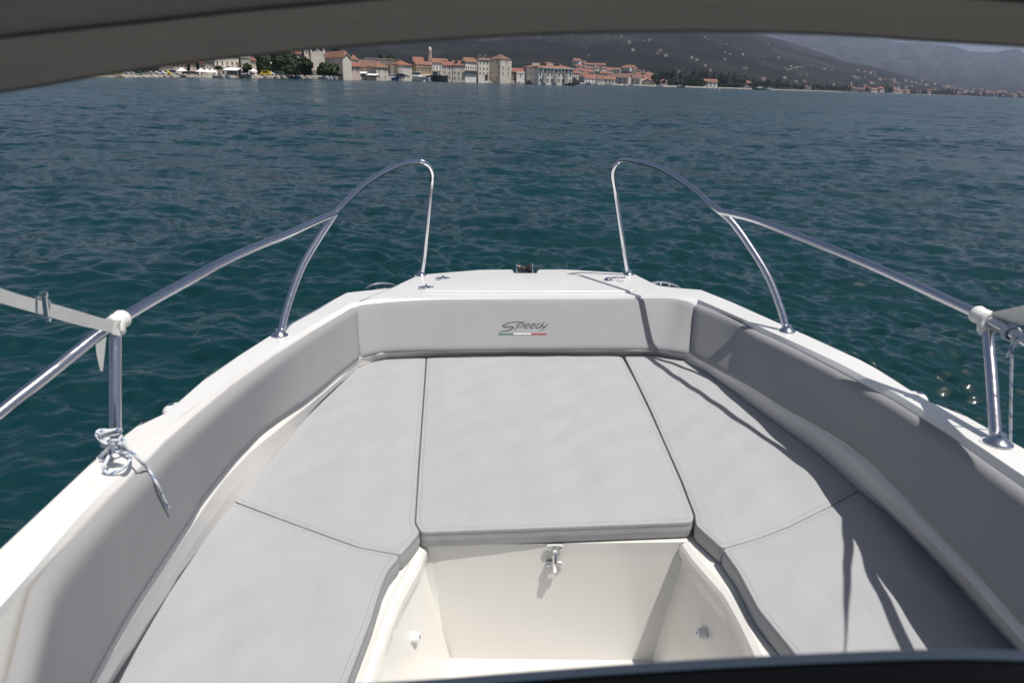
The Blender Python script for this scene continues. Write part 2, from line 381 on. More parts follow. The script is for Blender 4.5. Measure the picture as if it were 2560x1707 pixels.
# ------------------------------------------------------------------ seat base with the foot well cut in
sb = MB()
rimL = [on(x, y, SEAT+.004) for x, y in [(1062,1364),(1045,1410),(1022,1450),(1000,1490),(972,1560),(945,1640),(924,1705),(880,1840),(840,2000)]]
rimR = [on(x, y, SEAT+.004) for x, y in [(1705,1357),(1728,1391),(1770,1440),(1812,1487),(1850,1556),(1888,1636),(1925,1715),(1990,1850),(2060,2000)]]
be = [Vector((p.x, p.y, -SEAT)) for p in base_edge]
iL = [14, 13, 12, 11, 10, 9, 8, 7, 6, 5, 4]
# left bench: between coaming foot (be 0..14) and rimL ; front: between be 14..21 and the well head ; right likewise
# rounded rim, wall and floor of the well
FLOOR = 1.575
def wellwall(rim, side):
    P = offs(resample(rim, 26), -.026*side); s_ = side
    tanoff = lambda P, o: offs(P, o*s_)
    r1 = dn(tanoff(P, .012), -.004 + .0); r2 = dn(tanoff(P, .026), .003); r3 = dn(tanoff(P, .032), .014); r4 = dn(tanoff(P, .033), .034)
    r5 = dn(tanoff(P, .024), .050); r6 = dn(tanoff(P, .022), .075); rb = [Vector((p.x, p.y, -FLOOR)) for p in tanoff(P, .085)]
    rings = [P, r1, r2, r3, r4, r5, r6, rb]
    for a, b in zip(rings, rings[1:]): strip(sb, a, b)
    return P, r6, rb
rimL2, wL6, wLb = wellwall(rimL, -1); rimR2, wR6, wRb = wellwall(rimR, 1)
nb = 24
fl = resample(list(reversed(be[1:15])), nb); rl = resample(rimL2 + [Vector((rimL2[-1].x - .1, be[1].y, -SEAT))], nb)
strip(sb, rl, fl)
fr_ = resample(be[21:32], nb); rr_ = resample(rimR2 + [Vector((rimR2[-1].x + .1, be[31].y, -SEAT))], nb)
strip(sb, fr_, rr_)
strip(sb, resample([rimL2[0], rimR2[0]], 8), resample(be[14:22], 8))
YB = 1.535
tl = on(1079, 1392, 1.215); tr = on(1690, 1383, 1.215)
bl = on(1118, 1645, FLOOR); br = on(1660, 1651, FLOOR)
# bulkhead, gently creased at both ends
tl2, tr2 = wL6[1], wR6[1]
sb.add([tl, tr, br, bl], [(0, 1, 2, 3)])
sb.add([rimL2[0] + Vector((0, 0, 0)), rimR2[0], tr, tl], [(0, 1, 2, 3)])
strip(sb, [tl.lerp(bl, t/12) for t in range(13)], [Vector(wL6[0]).lerp(wLb[0], t/12) for t in range(13)])
strip(sb, [tr.lerp(br, t/12) for t in range(13)], [Vector(wR6[0]).lerp(wRb[0], t/12) for t in range(13)])
sb.add([rimL2[0], wL6[0], tl], [(0, 1, 2)]); sb.add([rimR2[0], wR6[0], tr], [(0, 1, 2)])
fp = [bl] + wLb + [Vector((p.x, p.y, -FLOOR)) for p in reversed(wRb)] + [br]
sb.add([v + Vector((0, 0, 0)) for v in fp], [tuple(range(len(fp)))])
part('seat_base', sb, liner, boat, True, 50)
# locker lid under the centre cushion
def slab(px, top, th, r=.006, notch=False, base_a=None):
    P = [on(x, y, top) for x, y in px]
    return slab3(P, th, r, notch)
def area2(P): return sum(a.x*b.y - b.x*a.y for a, b in zip(P, P[1:] + P[:1]))
def smooth_loop(P, step=.007, it=5):
    n0 = max(24, int(sum((b-a).length for a, b in zip(P, P[1:] + P[:1]))/step)); Q = resample(P + [P[0]], n0 + 1)[:-1]
    for _ in range(it): Q = [(Q[i-1] + Q[i]*2 + Q[(i+1) % len(Q)])/4 for i in range(len(Q))]
    return Q
def offl(P, d_):                       # offset of a smooth closed loop, inwards when clockwise
    n = len(P); out = []
    for i, p in enumerate(P):
        t = (P[(i+2) % n] - P[i-2]).to_2d().normalized(); out.append(Vector((p.x + t.y*d_, p.y - t.x*d_, p.z)))
    return out
def slab3(P, th, r=.006, notch=False, step=.006, it=3):
    P = smooth_loop(P, step, it)
    if area2(P) > 0: P = P[::-1]            # clockwise: positive offsets go inward
    mb = MB(); rings = [dn(offl(P, .003), th), dn(P, th - .004)]; k = 6
    if th > .03: rings.append(dn(offl(P, -.0015), th*.5 + r*.5))
    for i in range(k+1):
        a = math.pi/2*i/k; rings.append(dn(offl(P, r*(1-math.cos(a))), r*(1-math.sin(a))))
    if notch:
        for o_, z_ in ((.0015, .0006), (.0035, .0006), (.005, -.0002)): rings.append(dn(offl(P, r + o_), z_))
    for a, b in zip(rings, rings[1:]): strip(mb, b, a, closed=True)
    n = len(P)
    from mathutils.geometry import delaunay_2d_cdt
    L = rings[-1]; xs = [p.x for p in L]; ys = [p.y for p in L]; pts = [p.to_2d() for p in L]; z0 = L[0].z
    inside = []
    def pin(x, y):
        c = False; j = n-1
        for i in range(n):
            if (pts[i].y > y) != (pts[j].y > y) and x < (pts[j].x-pts[i].x)*(y-pts[i].y)/(pts[j].y-pts[i].y) + pts[i].x: c = not c
            j = i
        return c
    if notch:
        g = .022; x = min(xs)
        while x < max(xs):
            y = min(ys)
            while y < max(ys):
                if pin(x, y) and min((p-Vector((x, y))).length_squared for p in pts) > .014**2: inside.append(Vector((x, y)))
                y += g
            x += g
    vo, _, fo, *_ = delaunay_2d_cdt(pts + inside, [], [list(range(n))], 1, 1e-7)
    def zz(v):
        if not notch: return z0
        dd = math.sqrt(min((p-v).length_squared for p in pts)); e = min(1, dd/.09); e = e*e*(3-2*e)
        w = .0022*math.sin(v.x*31 + v.y*17 + 2*math.sin(v.y*9)) + .0016*math.sin(v.x*-22 + v.y*37 + 1.7*math.sin(v.x*14))
        return z0 + .005*e + w*e
    mb.add([Vector((v.x, v.y, zz(v))) for v in vo], [tuple(f) if (vo[f[1]]-vo[f[0]]).cross(vo[f[2]]-vo[f[1]]) > 0 else tuple(f)[::-1] for f in fo])
    if area2(P) < 0: mb.add(rings[0], [tuple(range(n))])
    return mb
def rounded(P, r, n=5):              # round the corners of a closed polygon in plan
    out = []; N = len(P)
    for i, p in enumerate(P):
        a = P[i-1] - p; b = P[(i+1) % N] - p
        if isinstance(r, dict): rr = r.get(i, 0)
        else: rr = r
        if rr == 0: out.append(p); continue
        rr = min(rr, a.length*.45, b.length*.45); A = p + a.normalized()*rr; B = p + b.normalized()*rr
        for k in range(n+1):
            t = k/n; out.append(A*(1-t)**2 + p*2*t*(1-t) + B*t*t)
    return out
q = MB(); a0 = on(1066, 1358, 1.174); a1 = on(1712, 1337, 1.174)
a0 = Vector((a0.x, a0.y, -1.172)); a1 = Vector((a1.x, a1.y, -1.172)); back = Vector((0, .5, 0))
q = slab3([a0, a1, a1 + back, a0 + back], .027, .003)
part('locker_lid', q, liner, boat, True, 50)
# toggle latch on lid and bulkhead
lt = MB(); n_ = Vector((0, -1, 0)); c_ = on(1387, 1373, 1.19); c_ = Vector((c_.x, a0.y - .004, -1.187)); 
def lens_plate(mb, c, w, h_, t, mi):
    vs = []; N = 20
    for yy in (0, -t):
        for k in range(N):
            an = 2*math.pi*k/N; ca, sa = math.cos(an), math.sin(an)
            vs.append((c.x + (w-h_)*(1 if ca > 0 else -1)*(1 if abs(ca) > .05 else 0) + h_*ca, c.y + yy, c.z + h_*sa))
    mb.add(vs, [tuple(range(N)), tuple(range(N, 2*N))[::-1]] + [(i, (i+1) % N, N + (i+1) % N, N + i) for i in range(N)], mi)
zt = -1.184; zb = -1.240; yb_ = tl.y*.5 + tr.y*.5 - .004
for z_, yy in ((zt, a0.y - .002), (zb, yb_)):
    lens_plate(lt, Vector((c_.x, yy, z_)), .025, .0095, .005, 1)
    for sx in (-1, 1): lt.lathe((c_.x + sx*.015, yy - .005, z_), [(.005, 0), (.004, .002), (.001, .003)], 12, axis=(0, -1, 0), mi=2)
lt.box((c_.x, a0.y - .012, zt - .006), (.011, .012, .020), 0)
lt.tube([(c_.x, a0.y - .018, zt - .012), (c_.x, yb_ - .026, zb + .022), (c_.x, yb_ - .022, zb - .006), (c_.x, yb_ - .012, zb - .016)], .0075, 10, 0, rfun=lambda t: 1 - .3*t)
lt.tube([(c_.x - .010, a0.y - .020, zt - .014), (c_.x + .010, a0.y - .020, zt - .014)], .004, 8, 0)
lt.tube([(c_.x - .009, yb_ - .012, zb - .012), (c_.x + .009, yb_ - .012, zb - .012)], .004, 8, 0)
lt.tube([(c_.x + .001, yb_ - .008, zb - .020), (c_.x + .001, yb_ - .010, zb - .036)], .003, 8, 0)
part('toggle_latch', lt, [chrome, gel, steel], boat, True, 40)
# two white table pegs on the walls of the well
for (x, y, s_) in ((990, 1592, -1), (1846, 1582, 1)):
    p = on(x, y, 1.33); rowp = min((wLb if s_ < 0 else wRb), key=lambda v: abs(v.y - p.y))
    top = min((wL6 if s_ < 0 else wR6), key=lambda v: abs(v.y - p.y)); t = (p.z - top.z)/(rowp.z - top.z); wx = top.x + (rowp.x - top.x)*t
    q = MB(); q.lathe((wx + s_*.004, p.y, p.z), [(.014, 0), (.014, .016), (.012, .022), (.006, .024)], 16, axis=(-s_, 0, 0))
    q.lathe((wx - s_*.020, p.y, p.z), [(.006, 0), (.005, .002), (.003, .002)], 10, axis=(-s_, 0, 0), mi=1)
    part('peg', q, [gel, steel], boat, True, 50)
# ------------------------------------------------------------------ rails
def rail_pts(lst):                 # (x, y, Y): pixel and forward distance; 1/Y runs evenly between the given distances
    L = [0]
    for a, b in zip(lst, lst[1:]): L.append(L[-1] + math.hypot(a[0]-b[0], a[1]-b[1]))
    known = [i for i, p in enumerate(lst) if len(p) > 2]; out = []
    for i, p in enumerate(lst):
        if i in known: Y = p[2]
        else:
            a = max(k for k in known if k < i); b = min(k for k in known if k > i)
            t = (L[i]-L[a])/(L[b]-L[a]); Y = 1/((1-t)/lst[a][2] + t/lst[b][2])
        out.append(atY(p[0], p[1], Y))
    return out
def foot(x, y): return gun(x, y)
Y3 = foot(1571, 687).y; Y2 = foot(1967, 829).y; Y1 = foot(2494, 1110).y
archR = [(1571,687,Y3),(1564.5,651),(1553,577.7),(1540.6,491.6,Y3-.02),(1534,453),(1532.6,431),(1539,413.5),(1553,402,Y3-.10),(1575.7,401.7),(1614,408.7),(1658.6,424.6),(1703,451.7),(1741.5,479),(1773,507.5),(1802,530,2.62),(1827.6,552),(1853,584),(1878.6,622),(1907,667),(1929.6,711.6),(1948.7,762.6),(1958,791),(1967,829,Y2)]
railR = [(1802,529,2.62),(1880,547),(1958,576),(2060,616),(2165,658.5,1.945),(2270,705),(2368,750),(2440,784),(2466,797,1.57),(2500,815),(2560,851),(2700,945),(2900,1095,.95),(3500,1560,.55)]
archL = [(1053,689,foot(1053,689).y),(1061.3,635),(1074,507.5),(1079,460,3.42),(1080.5,437),(1074,418),(1061.3,407),(1042,404,3.33),(1001,413.5),(953,434),(905,466),(873,496),(838,533,2.58),(812.6,571),(784,616),(755,667),(730,731),(710.6,794.5),(700,840,foot(700,840).y)]
railL = [(838,533,2.58),(793.5,552),(714,588),(650,613),(560,653),(480,697),(388,747),(317,789),(289,808,1.43),(235,845),(110,945),(0,1032),(-200,1200),(-500,1450,.9),(-1100,1950,.52)]
R_T = .0125
def rails(arch, rail, fx, fy, jx, jy, JY):
    q = MB(); q.tube(spline(rail_pts(arch), 5), R_T, 16)
    o = part('bow_rail', q, steel, boat, True, 60)
    q = MB(); rp = rail_pts(rail); q.tube(spline(rp, 5), R_T, 16); side = part('side_rail', q, steel, boat, True, 60); 
    ft = foot(fx, fy); J = atY(jx, jy, JY)
    q = MB(); q.tube([ft - Vector((0, 0, .01)), ft.lerp(J, .5), J], R_T, 16); po = part('rail_post', q, steel, boat, True, 60)
    a = rail_pts(arch)
    for f_, par, nx in ((a[0], o, a[1]), (a[-1], o, a[-2]), (ft, po, J)):
        b = MB(); ax = (nx - f_).normalized()
        b.lathe(f_ - Vector((0, 0, .0)), [(.030, 0), (.0305, .0025), (.028, .006), (.020, .012), (.0155, .020), (.0145, .026), (.0125, .026)], 24, axis=(ax*.25 + Vector((0, 0, 1))).normalized())
        r_ = part('rail_foot', b, steel, boat, True, 50); r_.parent = par
    for f_, par in ((a[0], o), (a[-1], o), (ft, po)):
        b = MB(); b.lathe(f_ - Vector((0, 0, .003)), [(.0335, 0), (.0335, .004), (.030, .0055)], 24); r_ = part('rail_gasket', b, gel, boat, True, 50); r_.parent = par
    return J, ft
JR, FR = rails(archR, railR, 2494, 1110, 2466, 797, 1.57)
JL, FL = rails(archL, railL, 286, 1136, 289, 808, 1.43)
# windscreen frame just in front of the helm
q = MB(); wp = [(700,1728,.52),(1010,1713,.505),(1314,1690,.49),(1574,1671,.478),(1900,1652,.46),(2292,1636,.445),(2560,1639,.438),(2900,1657,.43)]
wp3 = [ray(x, y)*t for x, y, t in wp]
WS = spline(wp3, 8)
q.tube(WS, .0032, 14, 0)
o_ = part('windscreen_frame', q, frameh, boat, True, 60)
q = MB(); lo = [p + Vector((0, -.03, -.30)) for p in WS]; a1_ = [p + Vector((0, -.0045, -.002)) for p in WS]
a2_ = [p + Vector((0, -.012, -.010)) for p in WS]
strip(q, a1_, a2_); strip(q, a2_, lo); strip(q, lo, [p + Vector((0, .012, 0)) for p in lo]); strip(q, [p + Vector((0, .012, 0)) for p in lo], [p + Vector((0, .004, -.004)) for p in WS])
g_ = part('dash_panel', q, framem, boat, True, 40)
# ------------------------------------------------------------------ lettering and tricolour on the front pad
from mathutils.bvhtree import BVHTree
def bvh(g):
    nv = len(g[0]); vs = [p for r in g for p in r]
    return BVHTree.FromPolygons(vs, [(i*nv+j, (i+1)*nv+j, (i+1)*nv+j+1, i*nv+j+1) for i in range(len(g)-1) for j in range(nv-1)])
TF, TL = bvh(gF), bvh(gL)
def hit(T, x, y, off=.0012):
    r = ray(x, y).normalized(); h_ = T.ray_cast(Vector((0, 0, 0)), r)
    if h_[0] is None: return r*3.0
    n = h_[1];
    if n.dot(r) > 0: n = -n
    return h_[0] + n*off
PX1 = lambda X, Y: (900 + X/2.94, 600 + Y/2.94)
def stroke(mb, pts, ws, mi=0, T=None, n=7, off=.0012):
    P = spline([Vector((x, y, w)) for (x, y), w in zip(pts, ws)], n); A = []; B = []
    for i, p in enumerate(P):
        t = (P[min(i+1, len(P)-1)] - P[max(i-1, 0)]); t = Vector((t.x, t.y)).normalized(); nn = Vector((-t.y, t.x))*p.z/2
        A.append(hit(T, *PX1(p.x + nn.x, p.y + nn.y), off)); B.append(hit(T, *PX1(p.x - nn.x, p.y - nn.y), off))
    strip(mb, A, B, mi)
q = MB()
stroke(q, [(1224,600),(1190,602),(1140,603),(1095,610),(1062,624),(1052,633),(1068,640),(1100,637),(1124,640),(1118,652),(1090,664),(1055,670),(1018,677)], [1,5,7,8,10,12,11,10,11,11,9,6,1], T=TF)
stroke(q, [(1170,618),(1158,632),(1144,650),(1130,670)], [7,9,8,2], T=TF)
stroke(q, [(1150,624),(1172,615),(1196,614),(1204,620),(1196,632),(1176,641),(1154,645)], [2,7,8,8,8,7,2], T=TF)
for dx in (0, 44):
    stroke(q, [(1208+dx,637),(1230+dx,632),(1244+dx,622),(1238+dx,616),(1220+dx,622),(1208+dx,634),(1208+dx,644),(1220+dx,649),(1240+dx,643)], [3,6,7,8,8,9,8,7,2], T=TF)
stroke(q, [(1333,618),(1315,616),(1299,626),(1293,640),(1301,648),(1316,643),(1334,626)], [4,8,8,9,8,7,3], T=TF)
stroke(q, [(1357,597),(1345,616),(1332,636),(1322,650)], [2,8,9,3], T=TF)
stroke(q, [(1349,614),(1343,626),(1345,637),(1360,635),(1374,622)], [3,8,8,6,3], T=TF)
stroke(q, [(1388,609),(1368,630),(1345,652),(1324,671)], [2,8,7,1], T=TF)
ink = mat('embroidery_grey', (.075, .075, .085), .7)
logo = part('lettering', q, ink, boat); logo.parent = PF
for a, b, c_, nm in ((1018, 1128, (.012, .16, .07), 'green_line'), (1129, 1257, (.62, .62, .66), 'white_line'), (1258, 1370, (.36, .01, .02), 'red_line')):
    q = MB(); stroke(q, [(a + (b-a)*k/4, 691.5 - .2*k) for k in range(5)], [9.5]*5, T=TF, off=.0022, n=3)
    o_ = part('flag_line', q, mat(nm, c_, .6), boat, label=nm.replace('_', ' ') + ' of the tricolour'); o_.parent = PF
# ------------------------------------------------------------------ seat cushions: lie on the bench, each a thing of its own
CH = 1.120
thread = mat('thread', (.25, .25, .26), .8)
def cushion(px, label, r=.004, corner=.02, extra=None):
    P = [on(x, y, CH) for x, y in px]
    if area2(P) > 0: P = P[::-1]
    P = offs(P, -.0012, True)
    q = slab3(P, .051, .0042, True)
    ctr = sum((Vector(v) for v in q.v), Vector())/len(q.v); ctr.z = -SEAT
    o = solo('seat_cushion', q, cush, ctr, label, 'cushion', 'grey seat cushions in the bow', fr=BF, smooth=True, angle=180)
    P = smooth_loop(P, .0075, 3)
    if area2(P) > 0: P = P[::-1]
    st = MB(); n = len(P); T1 = offl(P, .0125); T2 = [p + Vector((0, 0, -.0085)) for p in offl(P, -.0012)]
    for R_, up in ((T1, Vector((0, 0, 1))), (T2, None)):
        for i in range(n):
            a = R_[i]; b = a.lerp(R_[(i+1) % n], .62); t = (b-a).normalized(); sd = Vector((t.y, -t.x, 0)) if up is not None else Vector((0, 0, 1)); nr = up if up is not None else Vector((-t.y, t.x, 0))
            w = sd*.0007; h_ = nr*.0006; e = nr*.0003
            st.add([a-w-e, b-w-e, b+w-e, a+w-e, a-w+h_, b-w+h_, b+w+h_, a+w+h_], [(4,5,6,7), (0,1,5,4), (1,2,6,5), (2,3,7,6), (3,0,4,7)])
    part('stitching', st, thread, o); return o
cC = [(1068,893),(1104,890.5),(1206,884),(1342,881),(1478,884),(1539,886.5),(1556,894),(1587,951),(1622,1024),(1656,1100),(1700,1200),(1732,1284),(1732,1296),(1726,1303),(1390,1316),(1053,1328),(1040,1305),(1043.5,1250),(1049.5,1153),(1060.5,1000)]
cLF = [(971.4,891),(935.7,901),(898,911),(849,950),(808,988),(757,1045),(719,1091),(643,1176),(580,1248),(689,1290),(819,1337.5),(898,1365.5),(1000,1384),(1048,1328),(1035,1306),(1038.5,1250),(1044.5,1153),(1056,1000),(1063.5,893)]
cLR = [(578,1252),(500,1347),(434,1438),(357,1558),(265,1702),(120,1950),(760,1950),(835,1785),(866,1700),(923,1553.5),(954,1454),(971,1419),(998,1387),(896,1368.5),(817,1340.5),(687,1293)]
cRF = [(1563.5,892),(1568,886),(1630,883),(1661,888),(1681,891),(1722,901),(1755,922),(1831.6,974),(1908,1031),(2007.6,1102),(2062,1143),(2152,1221),(2080,1260),(1968,1315),(1889,1345),(1805,1368),(1741,1311),(1738,1284),(1706,1200),(1661,1100),(1628,1024),(1592,950)]
cRR = [(2154,1224),(2248,1302),(2368,1421),(2483,1547),(2560,1623),(2660,1733),(2860,1960),(2200,1960),(2080,1765),(1990,1633),(1897,1519.5),(1846,1424),(1808,1371),(1891,1348),(1970,1318),(2082,1263)]
cushion(cC, 'middle trapezoid grey cushion in front of the toggle latch', corner=.012)
cushion(cLF, 'grey cushion left of the middle one, tapering to the front backrest', corner=.014)
cushion(cLR, 'left bench cushion nearest the camera, wholly sunlit', corner=.014)
cushion(cRF, 'grey cushion right of the middle one with the thin rail shadow', corner=.014)
cushion(cRR, 'right bench cushion nearest the camera, crossed by the strap shadow', corner=.014)
# ------------------------------------------------------------------ canopy over the helm
can = thing('sun_canopy', (0, .3, .05), 'dark grey-brown fabric sun canopy overhanging the top of the view', 'canopy', fr=BF)
edge = [(-1500,420),(-900,330),(-300,262),(0,228),(190,196),(381,167),(530,148),(640,136),(800,119),(981,105),(1204,90),(1400,81),(1524,78),(1700,75.5),(1796,76),(1950,79),(2122,85),(2286,97),(2560,113),(2900,140),(3500,215),(4000,300)]
seam = [(-1500,260),(-900,180),(-300,118),(0,90),(190,69),(435,43),(620,22),(816,5),(1000,-12),(1204,-24),(1400,-34),(1524,-38),(1700,-41),(1796,-41),(1950,-38),(2122,-30),(2286,-20),(2560,0),(2700,10),(2900,28),(3500,90),(4000,160)]
NC = 60
EY = .54
E_ = resample(spline([atY(x, y, EY) for x, y in edge], 4), NC)
M_ = resample(spline([atY(x, y, .46) for x, y in seam], 4), NC)
q = MB()
inn = [E_, [e.lerp(m, .5) + Vector((0, 0, .002)) for e, m in zip(E_, M_)], M_]
for yy, zz in ((.35, .05), (.20, .13), (.02, .26), (-.35, .38), (-1.0, .40)):
    inn.append([Vector((m.x*(1 + .3*(.5-yy)), yy, m.z + zz)) for m in M_])
for a, b in zip(inn, inn[1:]): strip(q, b, a)
q.tube([p + Vector((0, .003, .002)) for p in E_], .0035, 8)
part('canvas', q, canv, can, True, 50)
q = MB(); q.tube([p + Vector((0, -.002, -.001)) for p in M_], .0012, 8)
part('seam', q, canvd, can, True, 60)
# ------------------------------------------------------------------ straps from the rail posts up to the canopy frame
def ribbon(mb, top, bot, th=.0018, mi=0):
    n = 40; T = resample(spline(top, 6), n); B = resample(spline(bot, 6), n)
    nb_ = [(T[min(i+1, n-1)] - T[max(i-1, 0)]).cross(B[i]-T[i]).normalized()*th for i in range(n)]
    T2 = [a + b for a, b in zip(T, nb_)]; B2 = [a + b for a, b in zip(B, nb_)]
    strip(mb, T, B, mi); strip(mb, B2, T2, mi); strip(mb, T2, T, mi); strip(mb, B, B2, mi)
def rp3(lst): return rail_pts(lst)
def knot(mb, J, dirs, r=.021):
    for dv, L in dirs:
        dv = dv.normalized(); mb.lathe(J - dv*.006, [(.010, 0), (r*.9, .003), (r, .010), (r*.94, L*.5), (r*1.02, L*.8), (r*.85, L), (R_T*.9, L + .002)], 18, axis=dv)
s_l = thing('canopy_strap', JL, 'white webbing strap with metal buckle tied to the left rail post', 'strap', 'canopy straps', fr=BF)
q = MB()
ribbon(q, [Vector((-.93, .58, .04))] + rp3([(-760,455,.80),(-400,575),(0,720),(112,754),(200,779),(268,799),(302,800,1.41)]), [Vector((-.93, .58, .012))] + rp3([(-760,560,.80),(-400,640),(0,757),(98,785),(190,811),(268,829),(300,838,1.41)]))
part('webbing', q, strapm, s_l, True, 50)
rl3 = rail_pts(railL); dirf = (rl3[7] - JL).normalized(); dirr = (rl3[9] - JL).normalized()
q = MB(); knot(q, JL, [(dirf, .036), (dirr, .016), (Vector((FL - JL)), .030)], .0205)
ribbon(q, rp3([(300,803,1.395),(292,818),(300,840,1.39)]), rp3([(270,800,1.395),(262,816),(275,834,1.39)]), .003)
part('knot', q, strapm, s_l, True, 50)
q = MB(); bp = rp3([(110,735,1.155),(118,797,1.155)]); bt, bb = bp; e1 = rp3([(103,735,1.15),(103,797,1.15)]); 
q.tube([bt, bb], .0048, 12); 
for p_ in (bt, bb): q.lathe(p_, [(.001, -.006), (.006, -.004), (.0065, 0), (.006, .004), (.001, .006)], 12, axis=(bb-bt).normalized())
fr2 = rp3([(92,742,1.16),(124,752,1.16),(124,790,1.16),(92,784,1.16),(92,742,1.16)]); q.tube(fr2, .0022, 8)
part('buckle', q, chrome, s_l, True, 50)
q = MB(); ribbon(q, rp3([(241,848,1.46),(242,880),(252,926,1.45)]), rp3([(266,842,1.46),(262,885),(257,928,1.45)]), .002)
part('strap_tail', q, strapm, s_l, True, 50)
s_r = thing('canopy_strap', JR, 'white webbing strap leaving the frame from the right rail post', 'strap', 'canopy straps', fr=BF)
q = MB(); e_ = Vector((1.003, .922, -.205)); e2_ = Vector((.997, .926, -.229))
p1, p2 = rp3([(2478,781,1.55),(2482,829,1.55)]), None
ja, jb = p1
ribbon(q, [ja, ja.lerp(e_, .3) - Vector((0, 0, .006)), ja.lerp(e_, .65) - Vector((0, 0, .004)), e_, Vector((.93, .58, .04))], [jb, jb.lerp(e2_, .3) - Vector((0, 0, .008)), jb.lerp(e2_, .65) - Vector((0, 0, .008)), e2_, Vector((.925, .585, .012))])
part('webbing', q, strapm, s_r, True, 50)
rr3 = rail_pts(railR); dirf = (rr3[7] - JR).normalized(); dirr = (rr3[9] - JR).normalized()
q = MB(); knot(q, JR, [(dirf, .040), (dirr, .026), (Vector((FR - JR)), .044)], .0215)
part('knot', q, strapm, s_r, True, 50)
# ------------------------------------------------------------------ ropes
def rope(mb, pts, r=.0034, n=10):
    P = spline(pts, 8); L = sum((b-a).length for a, b in zip(P, P[1:])); P = resample(P, max(8, int(L/.0022)))
    mb.tube(P, r, n, mfun=lambda i, k: 1 if ((i*.55 + k) % n < 1.6 and (i//4) % 3 != 0) or ((i*.55 - k) % n < 1.0 and (i//5) % 2 == 0) else 0, rfun=lambda t: 1.0)
q = MB(); G = lambda x, y, h: gun(x, y, -h)
rope(q, [G(278,1122,.03), G(272,1140,.028), G(262,1160,.02), G(259,1173,.010), G(268,1181,.006), G(288,1180,.008), G(308,1170,.014), G(322,1154,.018), G(326,1142,.016), G(318,1133,.012), G(300,1130,.012), G(284,1124,.02)])
rope(q, [G(283,1128,.025), G(272,1112,.05), G(284,1100,.07), G(300,1104,.062), G(318,1119,.045), G(336,1137,.028), G(350,1152,.012)] + [hit(TL, x, y, .007) for x, y in ((366,1178),(383,1208),(396,1236),(406,1258),(413,1270))])
c0 = FL + Vector((0, 0, .045))
for k, (hh, rr, tl_) in enumerate(((.000, .019, .2), (.010, .020, -.25), (.020, .019, .3), (.006, .023, .8), (.016, .022, -.8))):
    rope(q, [c0 + Vector((rr*math.cos(t), rr*math.sin(t), hh - .012 + tl_*rr*math.cos(t + k))) for t in [k + 2*math.pi*j/10 for j in range(11)]])
rope(q, [G(250,1142,.012), G(262,1130,.025), G(276,1116,.04), G(290,1112,.055), G(304,1122,.045), G(300,1132,.03), G(286,1128,.03)])
rope(q, [G(246,1150,-.01), G(256,1134,.014), G(272,1124,.03), G(296,1108,.06), G(306,1116,.05)])
solo('mooring_rope', q, [ropew, ropeb], FL, 'blue-flecked white rope knotted round the foot of the left rail post', 'rope', fr=BF, smooth=True, angle=80)
q = MB(); cY = 1.40
A3 = atY(2533, 832, cY); rope(q, [A3, atY(2529, 900, cY), atY(2527, 1000, cY), atY(2526, 1108, cY), atY(2524, 1250, cY)], .0032)
for k in range(4):
    ctr = JR.lerp(rr3[10], .62 + .03*k); u_ = (rr3[10]-rr3[9]).normalized(); v_ = u_.cross(Vector((0, 0, 1))).normalized(); w_2 = u_.cross(v_)
    rope(q, [ctr + (v_*math.cos(t) + w_2*math.sin(t))*.0155 for t in [2*math.pi*j/10 for j in range(11)]], .0032)
rope(q, [atY(2548, 848, 1.36), atY(2538, 860, 1.36), atY(2522, 880, 1.36), atY(2518, 892, 1.36)], .0035)
solo('fender_line', q, [ropew, ropeb], A3, 'thin white cord hanging from the right rail just behind its post', 'rope', fr=BF, smooth=True, angle=80)
# ================================================================== THE WORLD AROUND (metres, water at z = 0)
R3 = M_BOAT.to_3x3()
def YH(x): return 200.5 + .034*(x - 1280)              # the horizon in the photograph
def kx(x, y=None):
    r = R3 @ ray(x, YH(x) - 20 if y is None else y); return r.x/r.y
def ph(px, Y): return px*Y/FPX/1.145                    # a height of px pixels at distance Y
def WX(x, Y): return kx(x)*Y
# ------------------------------------------------------------------ water
def wave_h(X, Y, sp):
    g = np.random.default_rng(11); Z = np.zeros_like(X)
    wx = X + .18*np.sin(.7*Y + .4*X) + .07*np.sin(1.9*Y - .8*X + 1); wy = Y + .18*np.sin(.6*X - .5*Y + 2) + .06*np.sin(2.3*X + 1.1*Y)
    patch = .75 + .45*np.sin(.21*X + .13*Y + .5)*np.sin(.17*Y - .09*X + 1.2)
    N = 150
    for i in range(N):
        lam = .12*(50**(i/(N-1)))*g.uniform(.9, 1.1); th = g.normal(1.40, .55); k = 2*math.pi/lam
        sl = .058*(1.15 if lam < .45 else (.45/lam)**.95)*(1 if lam > .16 else .8); a = sl/k
        ph_ = (wx*math.cos(th) + wy*math.sin(th))*k + g.uniform(0, 6.28)
        wgt = np.clip(lam/(2.2*sp) - .35, 0, 1)
        s_ = np.sin(ph_); Z += a*wgt*(s_ + .12*np.cos(2*ph_))*(patch if lam < 1.2 else 1)
    return Z
